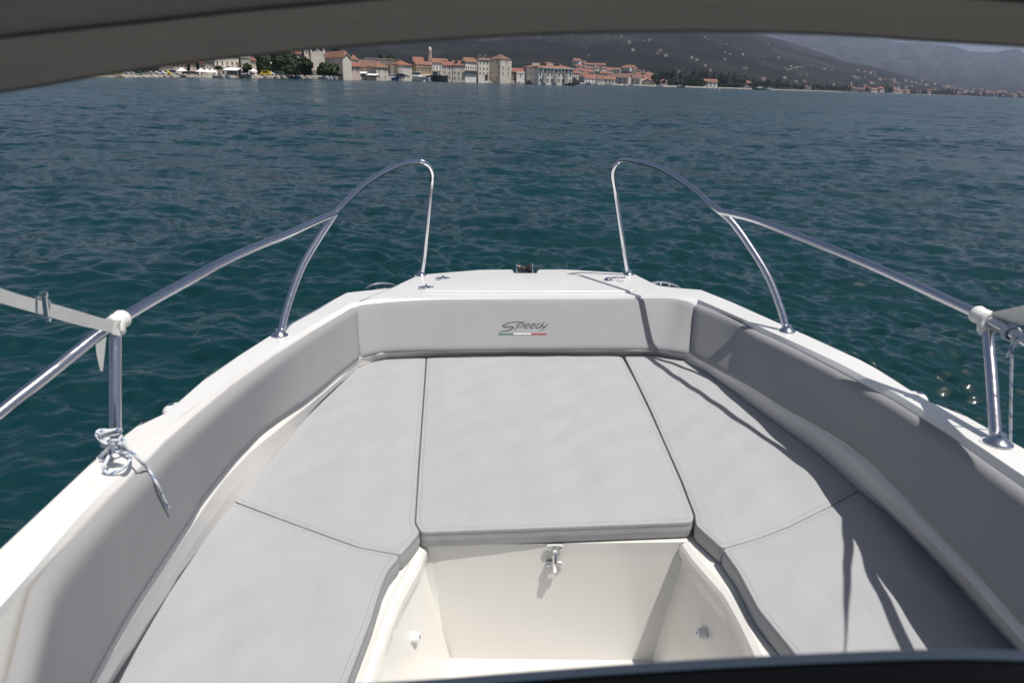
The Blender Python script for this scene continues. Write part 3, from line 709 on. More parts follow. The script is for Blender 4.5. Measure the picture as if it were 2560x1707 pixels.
def build_water():
    dense = np.arange(-46, 46.01, .066); coarse = np.arange(48, 312.1, 4.0)
    ang = np.radians(np.concatenate([dense, coarse]))
    v = np.concatenate([np.arange(1.30, .06, -.00135), np.arange(.06, .0045, -.0007)]); r1 = EYE/v
    r = np.concatenate([[.05, .5, 1.0], r1, np.geomspace(r1[-1]*1.03, 14000, 40)])
    Rr, Aa = np.meshgrid(r, ang, indexing='ij'); X = Rr*np.sin(Aa); Y = Rr*np.cos(Aa)
    dr = np.gradient(r); sp = np.maximum(np.broadcast_to(dr[:, None], Rr.shape)*.55, Rr*.00126*1.2)
    Z = wave_h(X, Y, sp); Z *= np.clip((Rr - .0)/.8, 0, 1)
    Z[:, len(dense):] *= .3
    nr, na = Rr.shape
    co = np.stack([X, Y, Z], -1).reshape(-1, 3).astype(np.float32)
    i = np.arange(nr-1)[:, None]; j = np.arange(na)[None, :]; j2 = (j+1) % na
    F = np.stack([i*na + j, i*na + j2, (i+1)*na + j2, (i+1)*na + j], -1).reshape(-1, 4).astype(np.int32)
    F = F[:, ::-1]
    me = bpy.data.meshes.new('water'); me.vertices.add(len(co)); me.vertices.foreach_set('co', co.ravel())
    me.loops.add(F.size); me.loops.foreach_set('vertex_index', np.ascontiguousarray(F).ravel())
    me.polygons.add(len(F)); me.polygons.foreach_set('loop_start', np.arange(0, F.size, 4, dtype=np.int32))
    me.polygons.foreach_set('use_smooth', np.ones(len(F), bool)); me.update(calc_edges=True)
    m = mat('sea_water', (.0, .030, .036), .06, IOR=1.45); n, l, b = nodes(m)
    l.new(ramp(m, noise(m, .05, 3), [(.3, (.002, .024, .029)), (.7, (.004, .036, .040))]), b.inputs['Base Color'])
    p = bump(m, noise(m, 7, 3, .6, mapped(m, (.55, 1, 1))), .35, .018)
    an_ = n.new('ShaderNodeAttribute'); an_.attribute_name = 'chop'          # wavelets finer than the mesh: their slopes tilt the normal directly
    def vm(op, a, b_=None, sc=None):
        v_ = n.new('ShaderNodeVectorMath'); v_.operation = op; l.new(a, v_.inputs[0])
        if b_ is not None:
            if hasattr(b_, 'links'): l.new(b_, v_.inputs[1])
            else: v_.inputs[1].default_value = b_
        if sc is not None: l.new(sc, v_.inputs['Scale'])
        return v_.outputs[0]
    tot = None
    for sc_, k_ in ((6.5, .8), (2.6, 1.35), (1.0, 1.05), (.25, .7)):
        t = n.new('ShaderNodeTexNoise'); t.inputs['Scale'].default_value = sc_; t.inputs['Detail'].default_value = 2.5; t.inputs['Roughness'].default_value = .55; t.inputs['Distortion'].default_value = .3
        l.new(mapped(m, (.62, 1, 1)), t.inputs['Vector']); s_ = vm('MULTIPLY', vm('SUBTRACT', t.outputs['Color'], (.5, .5, .5)), (k_*.7, k_, 0)); tot = s_ if tot is None else vm('ADD', tot, s_)
    tot = vm('SCALE', tot, None, an_.outputs['Fac']); l.new(vm('NORMALIZE', vm('ADD', p, tot)), b.inputs['Normal'])
    at = me.attributes.new('chop', 'FLOAT', 'POINT'); ch = np.clip((np.log(sp) - math.log(.012))/(math.log(.16) - math.log(.012)), 0, 1)
    at.data.foreach_set('value', ch.astype(np.float32).ravel())     # how much of the chop the mesh leaves to the shader
    gu = n.new('ShaderNodeMath'); gu.operation = 'MULTIPLY'; mr_ = n.new('ShaderNodeMapRange'); l.new(an_.outputs['Fac'], mr_.inputs['Value']); mr_.inputs['To Min'].default_value = .07; mr_.inputs['To Max'].default_value = .15; l.new(mr_.outputs[0], gu.inputs[0]); l.new(ramp(m, noise(m, .09, 5, .65, mapped(m, (.25, 1, 1))), [(.35, (.75,)*3), (.65, (1.4,)*3)]), gu.inputs[1]); l.new(gu.outputs[0], b.inputs['Roughness'])
    me.materials.append(m); o = bpy.data.objects.new('water', me); COL.objects.link(o); return tag(o, kind='structure')
water = build_water()
# ------------------------------------------------------------------ terrain
shore = [(-1400,90),(-700,110),(-200,125),(150,146),(218,152),(330,172),(450,200),(653,258),(800,318),(900,365),(1000,405),(1088,440),(1205,452),(1300,462),(1346,470),(1432,452),(1442,480),(1446,900),(1560,960),(1700,1020),(1796,1120),(1900,1300),(2068,1700),(2300,2350),(2560,2900),(3000,3600),(4200,4800)]
def Ysh(x): return np.interp(x, [s[0] for s in shore], [s[1] for s in shore])
h1 = [(-1400,60),(600,120),(900,150),(1300,165),(1700,162),(1800,146),(1900,124),(1990,103),(2100,70),(2190,57),(2300,30),(2400,12),(2560,4),(4200,2)]
h2y = [(-1400,140),(1500,60),(1800,62),(1990,72),(2119,89),(2167,99),(2226,108),(2262,108),(2298,110),(2357,116),(2405,129),(2464,131),(2490,125),(2512,122),(2525,124),(2536,135),(2560,158),(2620,190),(2800,222),(4200,310)]
def terr_z(x, Y):
    x = np.asarray(x, float); Y = np.asarray(Y, float); ys = Ysh(x)
    d_ = np.maximum(Y - ys, 0)
    H1 = ph(np.interp(x, [p[0] for p in h1], [p[1] for p in h1]), 5200.)
    yh = 200.5 + .034*(x-1280); H2 = ph(np.maximum(yh - np.interp(x, [p[0] for p in h2y], [p[1] for p in h2y]), 3), 9800.)
    a = np.clip((Y - np.maximum(ys + 150, 1000))/(5200 - np.maximum(ys + 150, 1000)), 0, 1); up1 = a**1.35*(1.35 - .35*a)
    b_ = np.clip((Y - 4300)/(5500), 0, 1); up2 = b_**1.7
    z = ph(7.0, np.minimum(ys, 460)) + np.minimum(d_*.012, 14) + H1*up1
    nz = (np.sin(x*.021 + Y*.0011)*np.sin(Y*.0023 + x*.004) + .5*np.sin(x*.055 - Y*.0031 + 1)*np.sin(Y*.006 + .3) + .3*np.sin(x*.13 + Y*.004)*np.sin(Y*.011 - x*.02))
    gul = np.abs(np.sin(x*.035 + .9*np.sin(Y*.0016) + .4*np.sin(x*.011)))*.55 + np.abs(np.sin(x*.083 + np.sin(Y*.0025)))*.3
    z = z + nz*H1*.035*np.clip(up1*3, 0, 1)*np.clip((1-a)*4, 0, 1)
    z2 = H2*up2 + (gul-.4)*H2*.14*np.clip(b_*(1-b_)*4, 0, 1)
    z = np.where(z2 > z, z2, z)
    return z
def X_of(x, Y): return kxv(x)*Y
_xs = np.arange(-1600, 4400, 8.0); _k = np.array([kx(float(x)) for x in _xs])
def kxv(x): return np.interp(x, _xs, _k)
def build_land():
    xs = np.concatenate([np.arange(-1400, -200, 40), np.arange(-200, 2760, 6.0), np.arange(2760, 4200, 40)])
    fr = np.concatenate([[0, 0, .0008, .003], np.geomspace(.006, 1, 130)]); ys = Ysh(xs)
    Yg = ys[None, :] + fr[:, None]*(10800 - ys[None, :]); Xg = kxv(xs)[None, :]*Yg; Zg = terr_z(np.broadcast_to(xs, Yg.shape), Yg)
    Zg[0] = -1.5
    nr, na = Yg.shape; co = np.stack([Xg, Yg, Zg], -1).reshape(-1, 3)
    F = [(i*na+j, i*na+j+1, (i+1)*na+j+1, (i+1)*na+j) for i in range(nr-1) for j in range(na-1)]
    q = MB(); q.v = [tuple(v) for v in co]; q.f = F; q.m = [0]*len(F)
    m = mat('hillside', (.05, .06, .04), .95); n, l, b = nodes(m); b.inputs['Specular IOR Level'].default_value = .1
    c = n.new('ShaderNodeTexCoord').outputs['Object']
    base = ramp(m, noise(m, .0022, 8, .62, c), [(.34, (.006, .008, .008)), (.5, (.013, .015, .014)), (.62, (.028, .028, .026)), (.78, (.075, .07, .066))])
    sep = n.new('ShaderNodeSeparateXYZ'); l.new(c, sep.inputs[0])
    hi = n.new('ShaderNodeMapRange'); l.new(sep.outputs['Y'], hi.inputs['Value']); hi.inputs['From Min'].default_value = 5600; hi.inputs['From Max'].default_value = 8200
    cliff = ramp(m, noise(m, .006, 9, .7, c, .5), [(.36, (.012, .014, .014)), (.52, (.035, .034, .036)), (.68, (.11, .105, .105))])
    mx = n.new('ShaderNodeMix'); mx.data_type = 'RGBA'; l.new(hi.outputs[0], mx.inputs[0]); l.new(base, mx.inputs[6]); l.new(cliff, mx.inputs[7])
    spk = ramp(m, noise(m, .03, 3, .7, c), [(.70, (0, 0, 0)), (.76, (1, 1, 1))]); mx2 = n.new('ShaderNodeMix'); mx2.data_type = 'RGBA'
    l.new(spk, mx2.inputs[0]); l.new(mx.outputs[2], mx2.inputs[6]); mx2.inputs[7].default_value = (.09, .085, .078, 1)
    l.new(mx2.outputs[2], b.inputs['Base Color']); bump(m, noise(m, .02, 6, .7, c), .8, 14)
    return solo('hills', q, m, (0, 0, 0), kind='structure', smooth=True, angle=180)
hills = build_land()
def gz(x, Y): return float(terr_z(x, Y))
# ------------------------------------------------------------------ quays: pale paved strip with rocks along the water
stone = varied('quay_stone', (.40, .37, .33), (.55, .51, .46), .5, .9, .4, .05)
rockm = varied('rock', (.14, .125, .11), (.34, .31, .27), .6, .95, .6, .1)
def qz(Y): return ph(8.0, min(Y, 470))
def quay(x0, x1, w, hp, step=10, yo=-2.0):
    q = MB(); xs = list(np.arange(x0, x1, step)) + [x1]
    A = [Vector((WX(x, Ysh(x) + yo), Ysh(x) + yo, 0)) for x in xs]; B = [Vector((WX(x, Ysh(x) + w), Ysh(x) + w, 0)) for x in xs]
    up = lambda P, z: [Vector((p.x, p.y, z)) for p in P]
    A2 = [p + Vector((0, .5, 0)) for p in A]
    hs = [qz(p.y) if hp is None else hp for p in A]; up = lambda P, z, f=1: [Vector((p.x, p.y, z + f*h_)) for p, h_ in zip(P, hs)]
    strip(q, up(A, -1.5, 0), up(A, -.15)); strip(q, up(A, -.15), up(A2, 0)); strip(q, up(A2, 0), up(B, 0)); strip(q, up(B, 0), up(B, -1.5, 0)); return q
solo('quay', quay(-500, 1346, 22, None), stone, (0, 0, 0), kind='structure')
solo('pier', quay(1447, 2100, 6, 1.9, 10, -3), stone, (0, 0, 0), kind='structure')
def rocks(x0, x1, n, hmax, size):
    q = MB()
    for _ in range(n):
        x = random.uniform(x0, x1); t = random.random(); Y = Ysh(x) - 2.5 - t*size*2.5; s_ = size*random.uniform(.5, 1.1)
        c = Vector((WX(x, Y), Y, (qz(Y)*.7 if hmax is None else hmax)*(1-t)*.8 + .05)); vs = []; base = [(-1,-1,-1),(1,-1,-1),(1,1,-1),(-1,1,-1),(-.8,-.8,.7),(.7,-.9,.8),(.8,.7,.9),(-.7,.8,.6)]
        rot = random.random()*3; co, si = math.cos(rot), math.sin(rot)
        for a, b, g_ in base:
            a *= random.uniform(.6, 1.1); b *= random.uniform(.6, 1.1); g_ *= random.uniform(.5, 1)
            vs.append(c + Vector((a*co - b*si, a*si + b*co, g_*.8))*s_*.6)
        q.add(vs, [(3,2,1,0), (4,5,6,7), (0,1,5,4), (1,2,6,5), (2,3,7,6), (3,0,4,7)])
    return q
solo('shore_rocks', rocks(60, 1190, 1500, None, .5), varied('pale_rock', (.34, .31, .27), (.56, .52, .46), .6, .95, .5, .1), (0, 0, 0), kind='stuff')
solo('breakwater_rocks', rocks(1192, 1338, 420, 2.0, 1.7), rockm, (0, 0, 0), kind='stuff')
solo('shore_rocks', rocks(1448, 2500, 900, 1.4, 2.6), varied('beach_rock', (.30, .28, .24), (.5, .47, .41), .3, .95, .5, .1), (0, 0, 0), kind='stuff')
# ------------------------------------------------------------------ town materials
def wallm(name, c1, c2): return varied(name, c1, c2, .35, .9, .3, .04, 3)
W_cream = wallm('wall_cream', (.74, .67, .58), (.80, .74, .65)); W_white = wallm('wall_white', (.78, .75, .71), (.84, .81, .77))
W_stone = wallm('wall_stone', (.58, .52, .45), (.70, .64, .56)); W_grey = wallm('wall_grey', (.42, .385, .35), (.50, .46, .42))
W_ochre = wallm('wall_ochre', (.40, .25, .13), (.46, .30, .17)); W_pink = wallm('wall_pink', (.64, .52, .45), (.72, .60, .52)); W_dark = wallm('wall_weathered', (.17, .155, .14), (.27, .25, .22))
def roofm(name, c1, c2):
    m = mat(name, c1, .9); n, l, b = nodes(m)
    l.new(ramp(m, noise(m, .8, 6, .7), [(.3, c1), (.7, c2)]), b.inputs['Base Color'])
    w = n.new('ShaderNodeTexWave'); w.inputs['Scale'].default_value = 1.6; l.new(n.new('ShaderNodeTexCoord').outputs['Object'], w.inputs[0]); bump(m, w.outputs['Fac'], .5, .08); return m
T_or = roofm('tiles_orange', (.20, .10, .065), (.275, .135, .09)); T_red = roofm('tiles_red', (.20, .085, .058), (.29, .125, .085)); T_brown = roofm('tiles_brown', (.14, .08, .065), (.21, .12, .095))
T_grey = roofm('tiles_grey', (.12, .11, .10), (.2, .18, .17))
glassd = mat('window_dark', (.022, .024, .028), .25); shut = mat('shutter_brown', (.09, .05, .035), .7); shutg = mat('shutter_green', (.03, .07, .05), .7)
metalw = mat('painted_metal', (.75, .75, .76), .4); awn = mat('awning_white', (.74, .75, .75), .8)
def bld(name, label, x0, xs, x1, Y, da, dc, eave, peak, roof, wm, rm, wins=(), base=1.0, extra=None, cat='house', group='buildings along the old harbour', over=.5, paint=None):
    if 0 < dc < 5: dc *= 2.2
    """footprint: A left, B nearest corner, C right, D back; heights from pixels above the waterline"""
    Bp = Vector((WX(xs, Y), Y, 0)); A = Vector((WX(x0, Y+da), Y+da, 0)); C_ = Vector((WX(x1, Y+dc), Y+dc, 0)); D = A + C_ - Bp
    if (D - Bp).length < 6: D = Bp + Vector((0, 10, 0))
    ze = ph(eave, Y); zp = ph(peak, Y); up = lambda p, z: Vector((p.x, p.y, z))
    root = thing(name, (Bp.x, Bp.y, base), label, cat, group)
    ft = [A, Bp, C_, D]; q = MB()
    q.add([up(p, base-1.5) for p in ft] + [up(p, ze) for p in ft], [(0,1,5,4), (1,2,6,5), (2,3,7,6), (3,0,4,7), (4,5,6,7)])
    ctr = (A + Bp + C_ + D)/4; o = [p + (p-ctr).normalized()*over for p in ft]; z0 = ze + .02
    r = MB(); th = .25
    if roof == 'hip':
        L1, L2 = (Bp-A).length, (C_-Bp).length
        if L1 > L2: m1, m2 = (o[1]+o[2])/2, (o[3]+o[0])/2
        else: m1, m2 = (o[0]+o[1])/2, (o[2]+o[3])/2
        dd = (m2-m1); k = min(.5, min(L1, L2)/2/max(L1, L2)*1.0); r1 = up(m1 + dd*k, zp); r2 = up(m2 - dd*k, zp)
        vs = [up(p, z0) for p in o] + [up(p, z0-th) for p in o] + [r1, r2]
        sides = [(0,1,5,4), (1,2,6,5), (2,3,7,6), (3,0,4,7), (7,6,5,4)]
        if L1 > L2: fs = [(1,2,8), (3,0,9), (0,1,8,9), (2,3,9,8)]
        else: fs = [(0,1,8), (2,3,9), (1,2,9,8), (3,0,8,9)]
        r.add(vs, [f[::-1] for f in sides] + fs)
    elif roof in ('side', 'front'):       # 'side': ridge runs along BC; 'front': gable faces BC
        if roof == 'side': m1, m2 = (o[0]+o[1])/2, (o[2]+o[3])/2; g1, g2 = (A+Bp)/2, (C_+D)/2; prs = ((A, Bp, g1), (C_, D, g2))
        else: m1, m2 = (o[1]+o[2])/2, (o[3]+o[0])/2; g1, g2 = (Bp+C_)/2, (D+A)/2; prs = ((Bp, C_, g1), (D, A, g2))
        for a, b, g in prs: q.add([up(a, ze), up(b, ze), up(g, zp - .15)], [(0, 1, 2)])
        r1, r2 = up(m1, zp), up(m2, zp); e = [up(p, z0) for p in o]
        quads = [(e[1], e[2], r2, r1), (e[3], e[0], r1, r2)] if roof == 'side' else [(e[0], e[1], r1, r2), (e[2], e[3], r2, r1)]
        for a, b, c, d_ in quads:
            dz = Vector((0, 0, -.2)); r.add([a, b, c, d_, a+dz, b+dz, c+dz, d_+dz], [(0,1,2,3), (7,6,5,4), (0,4,5,1), (1,5,6,2), (2,6,7,3), (3,7,4,0)])
    else:
        w_ = .35
        for a, b in ((A, Bp), (Bp, C_), (C_, D), (D, A)):
            m_ = (a+b)/2; dv = b-a; r.box((m_.x, m_.y, ze + .4), (dv.length + .3, w_, .8), 0, math.atan2(dv.y, dv.x))
    wo = part('wall', q, wm, root); ro = part('roof', r, rm, root)
    # stone string course
    for face, cols, row, w, h_, m_, *rest in wins:
        P0, P1 = (A, Bp) if face == 'L' else (Bp, C_); dv = P1 - P0; Ln = dv.length; dn_ = dv.normalized(); out = Vector((dn_.y, -dn_.x, 0)); sk = rest[0] if rest else (); t0, t1 = rest[1] if len(rest) > 1 else (0, 1)
        an = math.atan2(dv.y, dv.x); ww = ph(w, Y)*1.0; hh = ph(h_, Y); zc = ph(row, Y)
        if face == 'L': ww = min(ww, Ln/cols*.6)
        for i in range(cols):
            if i in sk: continue
            c = P0 + dv*(t0 + (t1-t0)*(i+.5)/cols); k = MB()
            k.box((c.x + out.x*.03, c.y + out.y*.03, zc), (ww, .10, hh), 0, an)
            for dz in (hh/2 + .09, -hh/2 - .09): k.box((c.x + out.x*.06, c.y + out.y*.06, zc + dz), (ww + .36, .16, .17), 1, an)
            for ds in (ww/2 + .09, -ww/2 - .09): k.box((c.x + dn_.x*ds + out.x*.055, c.y + dn_.y*ds + out.y*.055, zc), (.17, .15, hh), 1, an)
            part('window', k, [m_, W_stone], root)
    if extra: extra(root, A, Bp, C_, D, ze, zp, Y)
    return root
def boxpart(root, name, c, dims, m, rz=0):
    q = MB(); q.box(c, dims, 0, rz); return part(name, q, m, root)
def chimneys(lst):
    def f(root, A, B_, C_, D, ze, zp, Y):
        for tx, ty, hgt in lst:
            p = B_ + (C_-B_)*tx + (A-B_)*ty; q = MB(); q.box((p.x, p.y, ze + (zp-ze)*.4 + hgt/2), (.9, .9, hgt)); q.box((p.x, p.y, ze + (zp-ze)*.4 + hgt + .12), (1.15, 1.15, .2)); part('chimney', q, W_stone, root)
    return f
def dormers(ts, zf=.35, size=1.6, ch=()):
    def f(root, A, B_, C_, D, ze, zp, Y):
        dv = (C_-B_); an = math.atan2(dv.y, dv.x); back = (A-B_)
        for t in ts:
            p = B_ + dv*t + back.normalized()*(back.length*.5*zf - .3); z = ze + (zp-ze)*zf; q = MB()
            q.box((p.x, p.y, z + size*.3), (size, size*1.2, size*1.0), 0, an); f_ = p - back.normalized()*size*.62
            q.box((f_.x, f_.y, z + size*.35), (size*.6, .1, size*.6), 1, an); q.box((p.x, p.y - .1, z + size*.85), (size*1.3, size*1.5, .18), 2, an)
            part('dormer', q, [W_stone, glassd, T_or], root)
        chimneys(ch)(root, A, B_, C_, D, ze, zp, Y)
    return f
# ---- left waterfront
bld('house', 'cream terrace house with brown shutters behind the first white parasol', 427, 429, 466, 206, 8, 1, 36, 44, 'side', W_cream, T_red, [('R', 4, 27, 3.2, 6.5, shut), ('R', 4, 10, 3.2, 7, glassd)])
bld('house', 'pinkish house with four shuttered windows left of the plain grey wall', 466.5, 468, 508, 212, 8, 1, 37, 43, 'side', W_pink, T_red, [('R', 4, 28, 3.4, 8, shut), ('R', 3, 10, 4, 7, glassd)])
bld('house', 'plain grey rendered house between the pinkish and the flat cream house', 508.5, 510, 532, 222, 8, 1, 40, 46, 'side', W_grey, T_grey, [('R', 2, 27, 2.4, 7, glassd, (), (.1, .9))])
def balcony(tx, zpx, w):
    def f(root, A, B_, C_, D, ze, zp, Y):
        dv = C_-B_; an = math.atan2(dv.y, dv.x); p = B_ + dv*tx + Vector((.0, -.7, 0)); z = ph(zpx, Y); q = MB()
        q.box((p.x, p.y, z), (w, 1.2, .18), 0, an)
        for k in range(int(w/.25)): q.box((p.x - w/2 + .25*k, p.y - .55, z + .5), (.05, .05, .9), 1, 0)
        q.box((p.x, p.y - .55, z + .98), (w, .07, .07), 1, an); part('balcony', q, [W_stone, metalw], root)
    return f
bld('town_hall', 'wide flat-topped cream house with five tall dark windows behind the awnings', 531, 536, 598, 232, 8, 3, 53, 58, 'flat', W_cream, W_stone, [('R', 5, 35, 3.4, 9, glassd), ('R', 5, 12, 3.6, 9, shut), ('L', 1, 35, 2, 8, glassd)], extra=balcony(.62, 25, 6))
bld('house', 'narrow grey stone house with white roof box left of the big trees', 597.5, 604, 625, 236, 6, 1, 50, 53, 'flat', W_grey, W_white, [('R', 2, 34, 2.2, 6, glassd), ('L', 1, 30, 2, 12, shut)])
bld('house', 'orange gabled house half hidden by the first big tree', 612, 625, 640, 250, 10, 3, 44, 60, 'hip', W_pink, T_or, [('R', 1, 30, 2.5, 7, glassd), ('L', 1, 30, 2.2, 6, glassd)])
bld('house', 'low whitish house behind shrubs at the left end of the quay', 394, 396, 426, 198, 6, 1, 24, 29, 'side', W_white, T_grey, [('R', 3, 12, 4, 6, glassd)])
# convent and church group
bld('convent', 'cream convent wing with orange roof behind the big trees', 722, 738, 762, 330, 30, 2, 60, 72, 'hip', W_cream, T_or, [('R', 1, 44, 3, 7, glassd), ('L', 2, 52, 2, 5, glassd)], cat='building')
bld('church_tower', 'square cream church tower standing behind the dark trees', 761, 763, 773, 326, 12, 1, 79, 80, 'flat', W_cream, W_cream, [('R', 1, 66, 2.5, 7, glassd)], cat='tower')
bld('house', 'steep-gabled cream house squeezed right of the square church tower', 772.5, 774, 785, 322, 12, 1, 55, 69, 'front', W_cream, T_red, [('R', 1, 50, 2.5, 5, glassd)])
def facade(root, A, B_, C_, D, ze, zp, Y):
    dv = C_-B_; an = math.atan2(dv.y, dv.x); n_ = 28; q = MB(); prof = []
    for k in range(n_+1):
        t = k/n_; s_ = abs(t-.5)*2; z = ze + (zp-ze)*(1 - s_)**.55 if s_ > .3 else ze + (zp-ze)*(.82 + .18*math.cos(s_*5)); prof.append((t, z))
    vs = []
    for off in (-.1, -.9):
        for t, z in prof: p = B_ + dv*t; vs.append((p.x, p.y + off, z))
        for t in (1, 0): p = B_ + dv*t; vs.append((p.x, p.y + off, ze - 6))
    m_ = n_ + 3; q.add(vs, [tuple(range(m_)), tuple(range(m_, 2*m_))[::-1]] + [(i, (i+1) % m_, m_ + (i+1) % m_, m_ + i) for i in range(m_)]); part('gable_front', q, W_stone, root)
    for t in (.02, .5, .98):
        p = B_ + dv*t; z = {.02: ze + 1, .5: zp, .98: ze + 1}[t]; k = MB(); k.lathe((p.x, p.y - .5, z - .3), [(.5, 0), (.45, 1.2), (.2, 1.6), (.42, 2.1), (.15, 2.6), (.05, 3.4)], 8); part('pinnacle', k, W_white, root)
bld('church_facade', 'grey stone church front with curved gable and three white pinnacles', 778, 780, 813, 316, 12, 1, 58, 72, 'flat', W_grey, W_stone, [('R', 1, 50, 3, 8, glassd), ('R', 2, 26, 2.5, 7, glassd)], extra=facade, cat='church')
bld('church', 'long church nave with broad orange roof and pedimented front', 800, 858, 879, 322, 40, 6, 55, 73, 'hip', W_grey, T_or, [('L', 5, 45, 2.6, 9, glassd, (), (.25, 1)), ('L', 5, 27, 2.4, 8, glassd, (0, 1, 2), (.25, 1)), ('R', 1, 60, 3, 5, glassd)], cat='church')
bld('house', 'cream gabled house front with garden terrace right of the church nave', 856, 857, 879, 314, 20, 1, 53, 65, 'front', W_cream, T_or, [], over=.3)
bld('house', 'terrace house with small balcony garden between church and long low house', 872, 874, 900, 318, 12, 1, 34, 44, 'side', W_pink, T_red, [('R', 2, 26, 2.4, 6, glassd)])
bld('chapel', 'small tower under a pointed orange pyramid roof behind the church', 873, 876, 896, 350, 8, 3, 50, 63, 'hip', W_pink, T_or, [('R', 2, 44, 2, 5, glassd)])
bld('house', 'pink-roofed house behind the left half of the long low house', 879, 882, 937, 372, 14, 2, 37, 50, 'side', W_pink, T_brown, [('R', 3, 34, 3, 4, metalw)])
bld('ruin', 'dark weathered stone ruin on the rise behind the long low house', 908, 912, 985, 395, 16, 3, 50, 55, 'flat', W_dark, W_dark, [('R', 7, 44, 3, 4, glassd), ('R', 4, 36, 5, 6, glassd)], cat='ruin')
def cafe(root, A, B_, C_, D, ze, zp, Y):
    chimneys([(.1, .3, 1.6), (.5, .3, 1.6), (.85, .3, 1.6)])(root, A, B_, C_, D, ze, zp, Y)
bld('long_house', 'long low house with red roof and six dark windows above the moored boats', 883, 940, 970, 345, 24, 4, 33, 46, 'hip', W_stone, T_or, [('L', 6, 26, 2.6, 7, glassd, (), (.05, .98)), ('R', 2, 26, 3, 8, shut), ('R', 2, 9, 3, 7, glassd)], extra=cafe)
# ---- harbour front
def scaffold(root, A, B_, C_, D, ze, zp, Y):
    dv = (C_-B_); q = MB()
    for k in range(7):
        p = B_ + dv*(.05 + .28*k/6); q.box((p.x, p.y - 1.2, ze*.5 + 3.2), (.1, .1, ze*.9))
    for z in (.55, .8, 1.05, 1.25): p = B_ + dv*.19; q.box((p.x, p.y - 1.2, ze*z), (dv.length*.30, .9, .12))
    part('scaffold', q, mat('scaffold_wood', (.35, .28, .18), .8), root)
    p = B_ + dv*.30; q = MB(); q.box((p.x, p.y - .25, ph(23, Y)), (dv.length*.42, .2, ph(17, Y))); part('white_sheeting', q, W_white, root)
bld('house', 'house under repair with scaffolding and white sheeting', 972, 984, 1030, 388, 16, 2, 39, 51, 'hip', W_cream, T_red, [('R', 4, 10, 3, 7, shut, (), (.1, .6)), ('L', 1, 25, 2, 6, glassd)], extra=scaffold)
bld('house', 'pale pink gable behind the ochre house with two roof windows', 1030, 1034, 1060, 432, 14, 2, 46, 60, 'side', W_pink, T_red, [('R', 2, 42, 2.5, 4, metalw)])
def ochre(root, A, B_, C_, D, ze, zp, Y):
    dv = C_-B_; m_ = B_ + dv*.5; an = math.atan2(dv.y, dv.x); z1 = ph(16, Y)
    q = MB(); q.box((m_.x, m_.y - .12, (1.5 + z1)/2), (dv.length + .1, .22, z1 - 1.5), 0, an); part('ground_floor', q, W_cream, root)
    q = MB(); q.box((m_.x, m_.y - .2, z1 + .15), (dv.length + .4, .4, .3), 0, an); q.box((m_.x, m_.y - .2, ph(36, Y)), (dv.length + .4, .3, .25), 0, an); part('cornice', q, W_cream, root)
    for k in range(4): p = B_ + dv*(k+.5)/4; boxpart(root, 'shop_door', (p.x, p.y - .26, ph(7.5, Y)), (1.6, .1, ph(8, Y)), shutg if k < 3 else glassd)
bld('house', 'ochre-brown house with cream ground floor and green shop doors', 1031, 1041, 1079.5, 412, 14, 1, 41, 50, 'side', W_ochre, T_or, [('R', 4, 27, 3.4, 8.5, shutg), ('R', 4, 38, 2.4, 3.4, shut), ('L', 2, 26, 1.6, 6, glassd)], extra=ochre)
def belfry(root, A, B_, C_, D, ze, zp, Y): pass
# bell tower
bx, bY = 1075.5, 455.0; c0_ = Vector((WX(bx, bY), bY, 2)); bt_ = thing('bell_tower', c0_, 'slender stone bell tower with a pale dome rising over the roofs', 'tower')
u1 = ph(1, bY); q = MB(); q.lathe(c0_, [(4.6*u1, 0), (4.6*u1, 58*u1 - 2), (5.4*u1, 58.5*u1 - 2), (5.4*u1, 60*u1 - 2)], 8); part('shaft', q, W_stone, bt_)
q = MB()
for k in range(8):
    a = math.pi/8 + k*math.pi/4; q.tube([c0_ + Vector((3.6*u1*math.cos(a), 3.6*u1*math.sin(a), 60*u1 - 2)), c0_ + Vector((3.6*u1*math.cos(a), 3.6*u1*math.sin(a), 73*u1 - 2))], .75*u1, 8)
part('belfry_columns', q, W_stone, bt_)
q = MB(); q.lathe(c0_ + Vector((0, 0, 73*u1 - 2)), [(4.8*u1, 0), (4.8*u1, 1.4*u1), (4.0*u1, 1.5*u1)], 16); part('cornice', q, W_stone, bt_)
q = MB(); q.lathe(c0_ + Vector((0, 0, 74.4*u1 - 2)), [(4.0*u1, 0), (4.3*u1, 2*u1), (4.1*u1, 4.5*u1), (3.2*u1, 7*u1), (1.8*u1, 8.6*u1), (.3*u1, 9.6*u1), (.3*u1, 12*u1)], 20); part('dome', q, varied('dome_stone', (.62, .52, .47), (.72, .63, .58), .5, .8), bt_, True)
bld('house', 'orange-roofed house at the foot of the bell tower', 1068, 1074, 1120, 446, 14, 2, 52, 58, 'side', W_cream, T_or, [('R', 3, 48, 2, 3, glassd)])
bld('house', 'narrow white house with blue balconies right of the ochre house', 1079.8, 1081, 1104.5, 420, 14, 1, 47, 57, 'side', W_white, T_or, [('R', 3, 33, 2.6, 8, mat('blue_shutter', (.08, .13, .22), .6)), ('R', 3, 14, 2.6, 8, glassd)], extra=balcony(.5, 27, 5))
bld('house', 'three-storey stone house with a red mono roof, right of the blue balconies', 1104.8, 1106, 1130, 424, 12, 1, 41, 51, 'side', W_stone, T_red, [('R', 2, 35, 2.4, 4.5, glassd), ('R', 2, 23, 2.4, 4.5, glassd), ('R', 2, 11, 2.4, 5, glassd)])
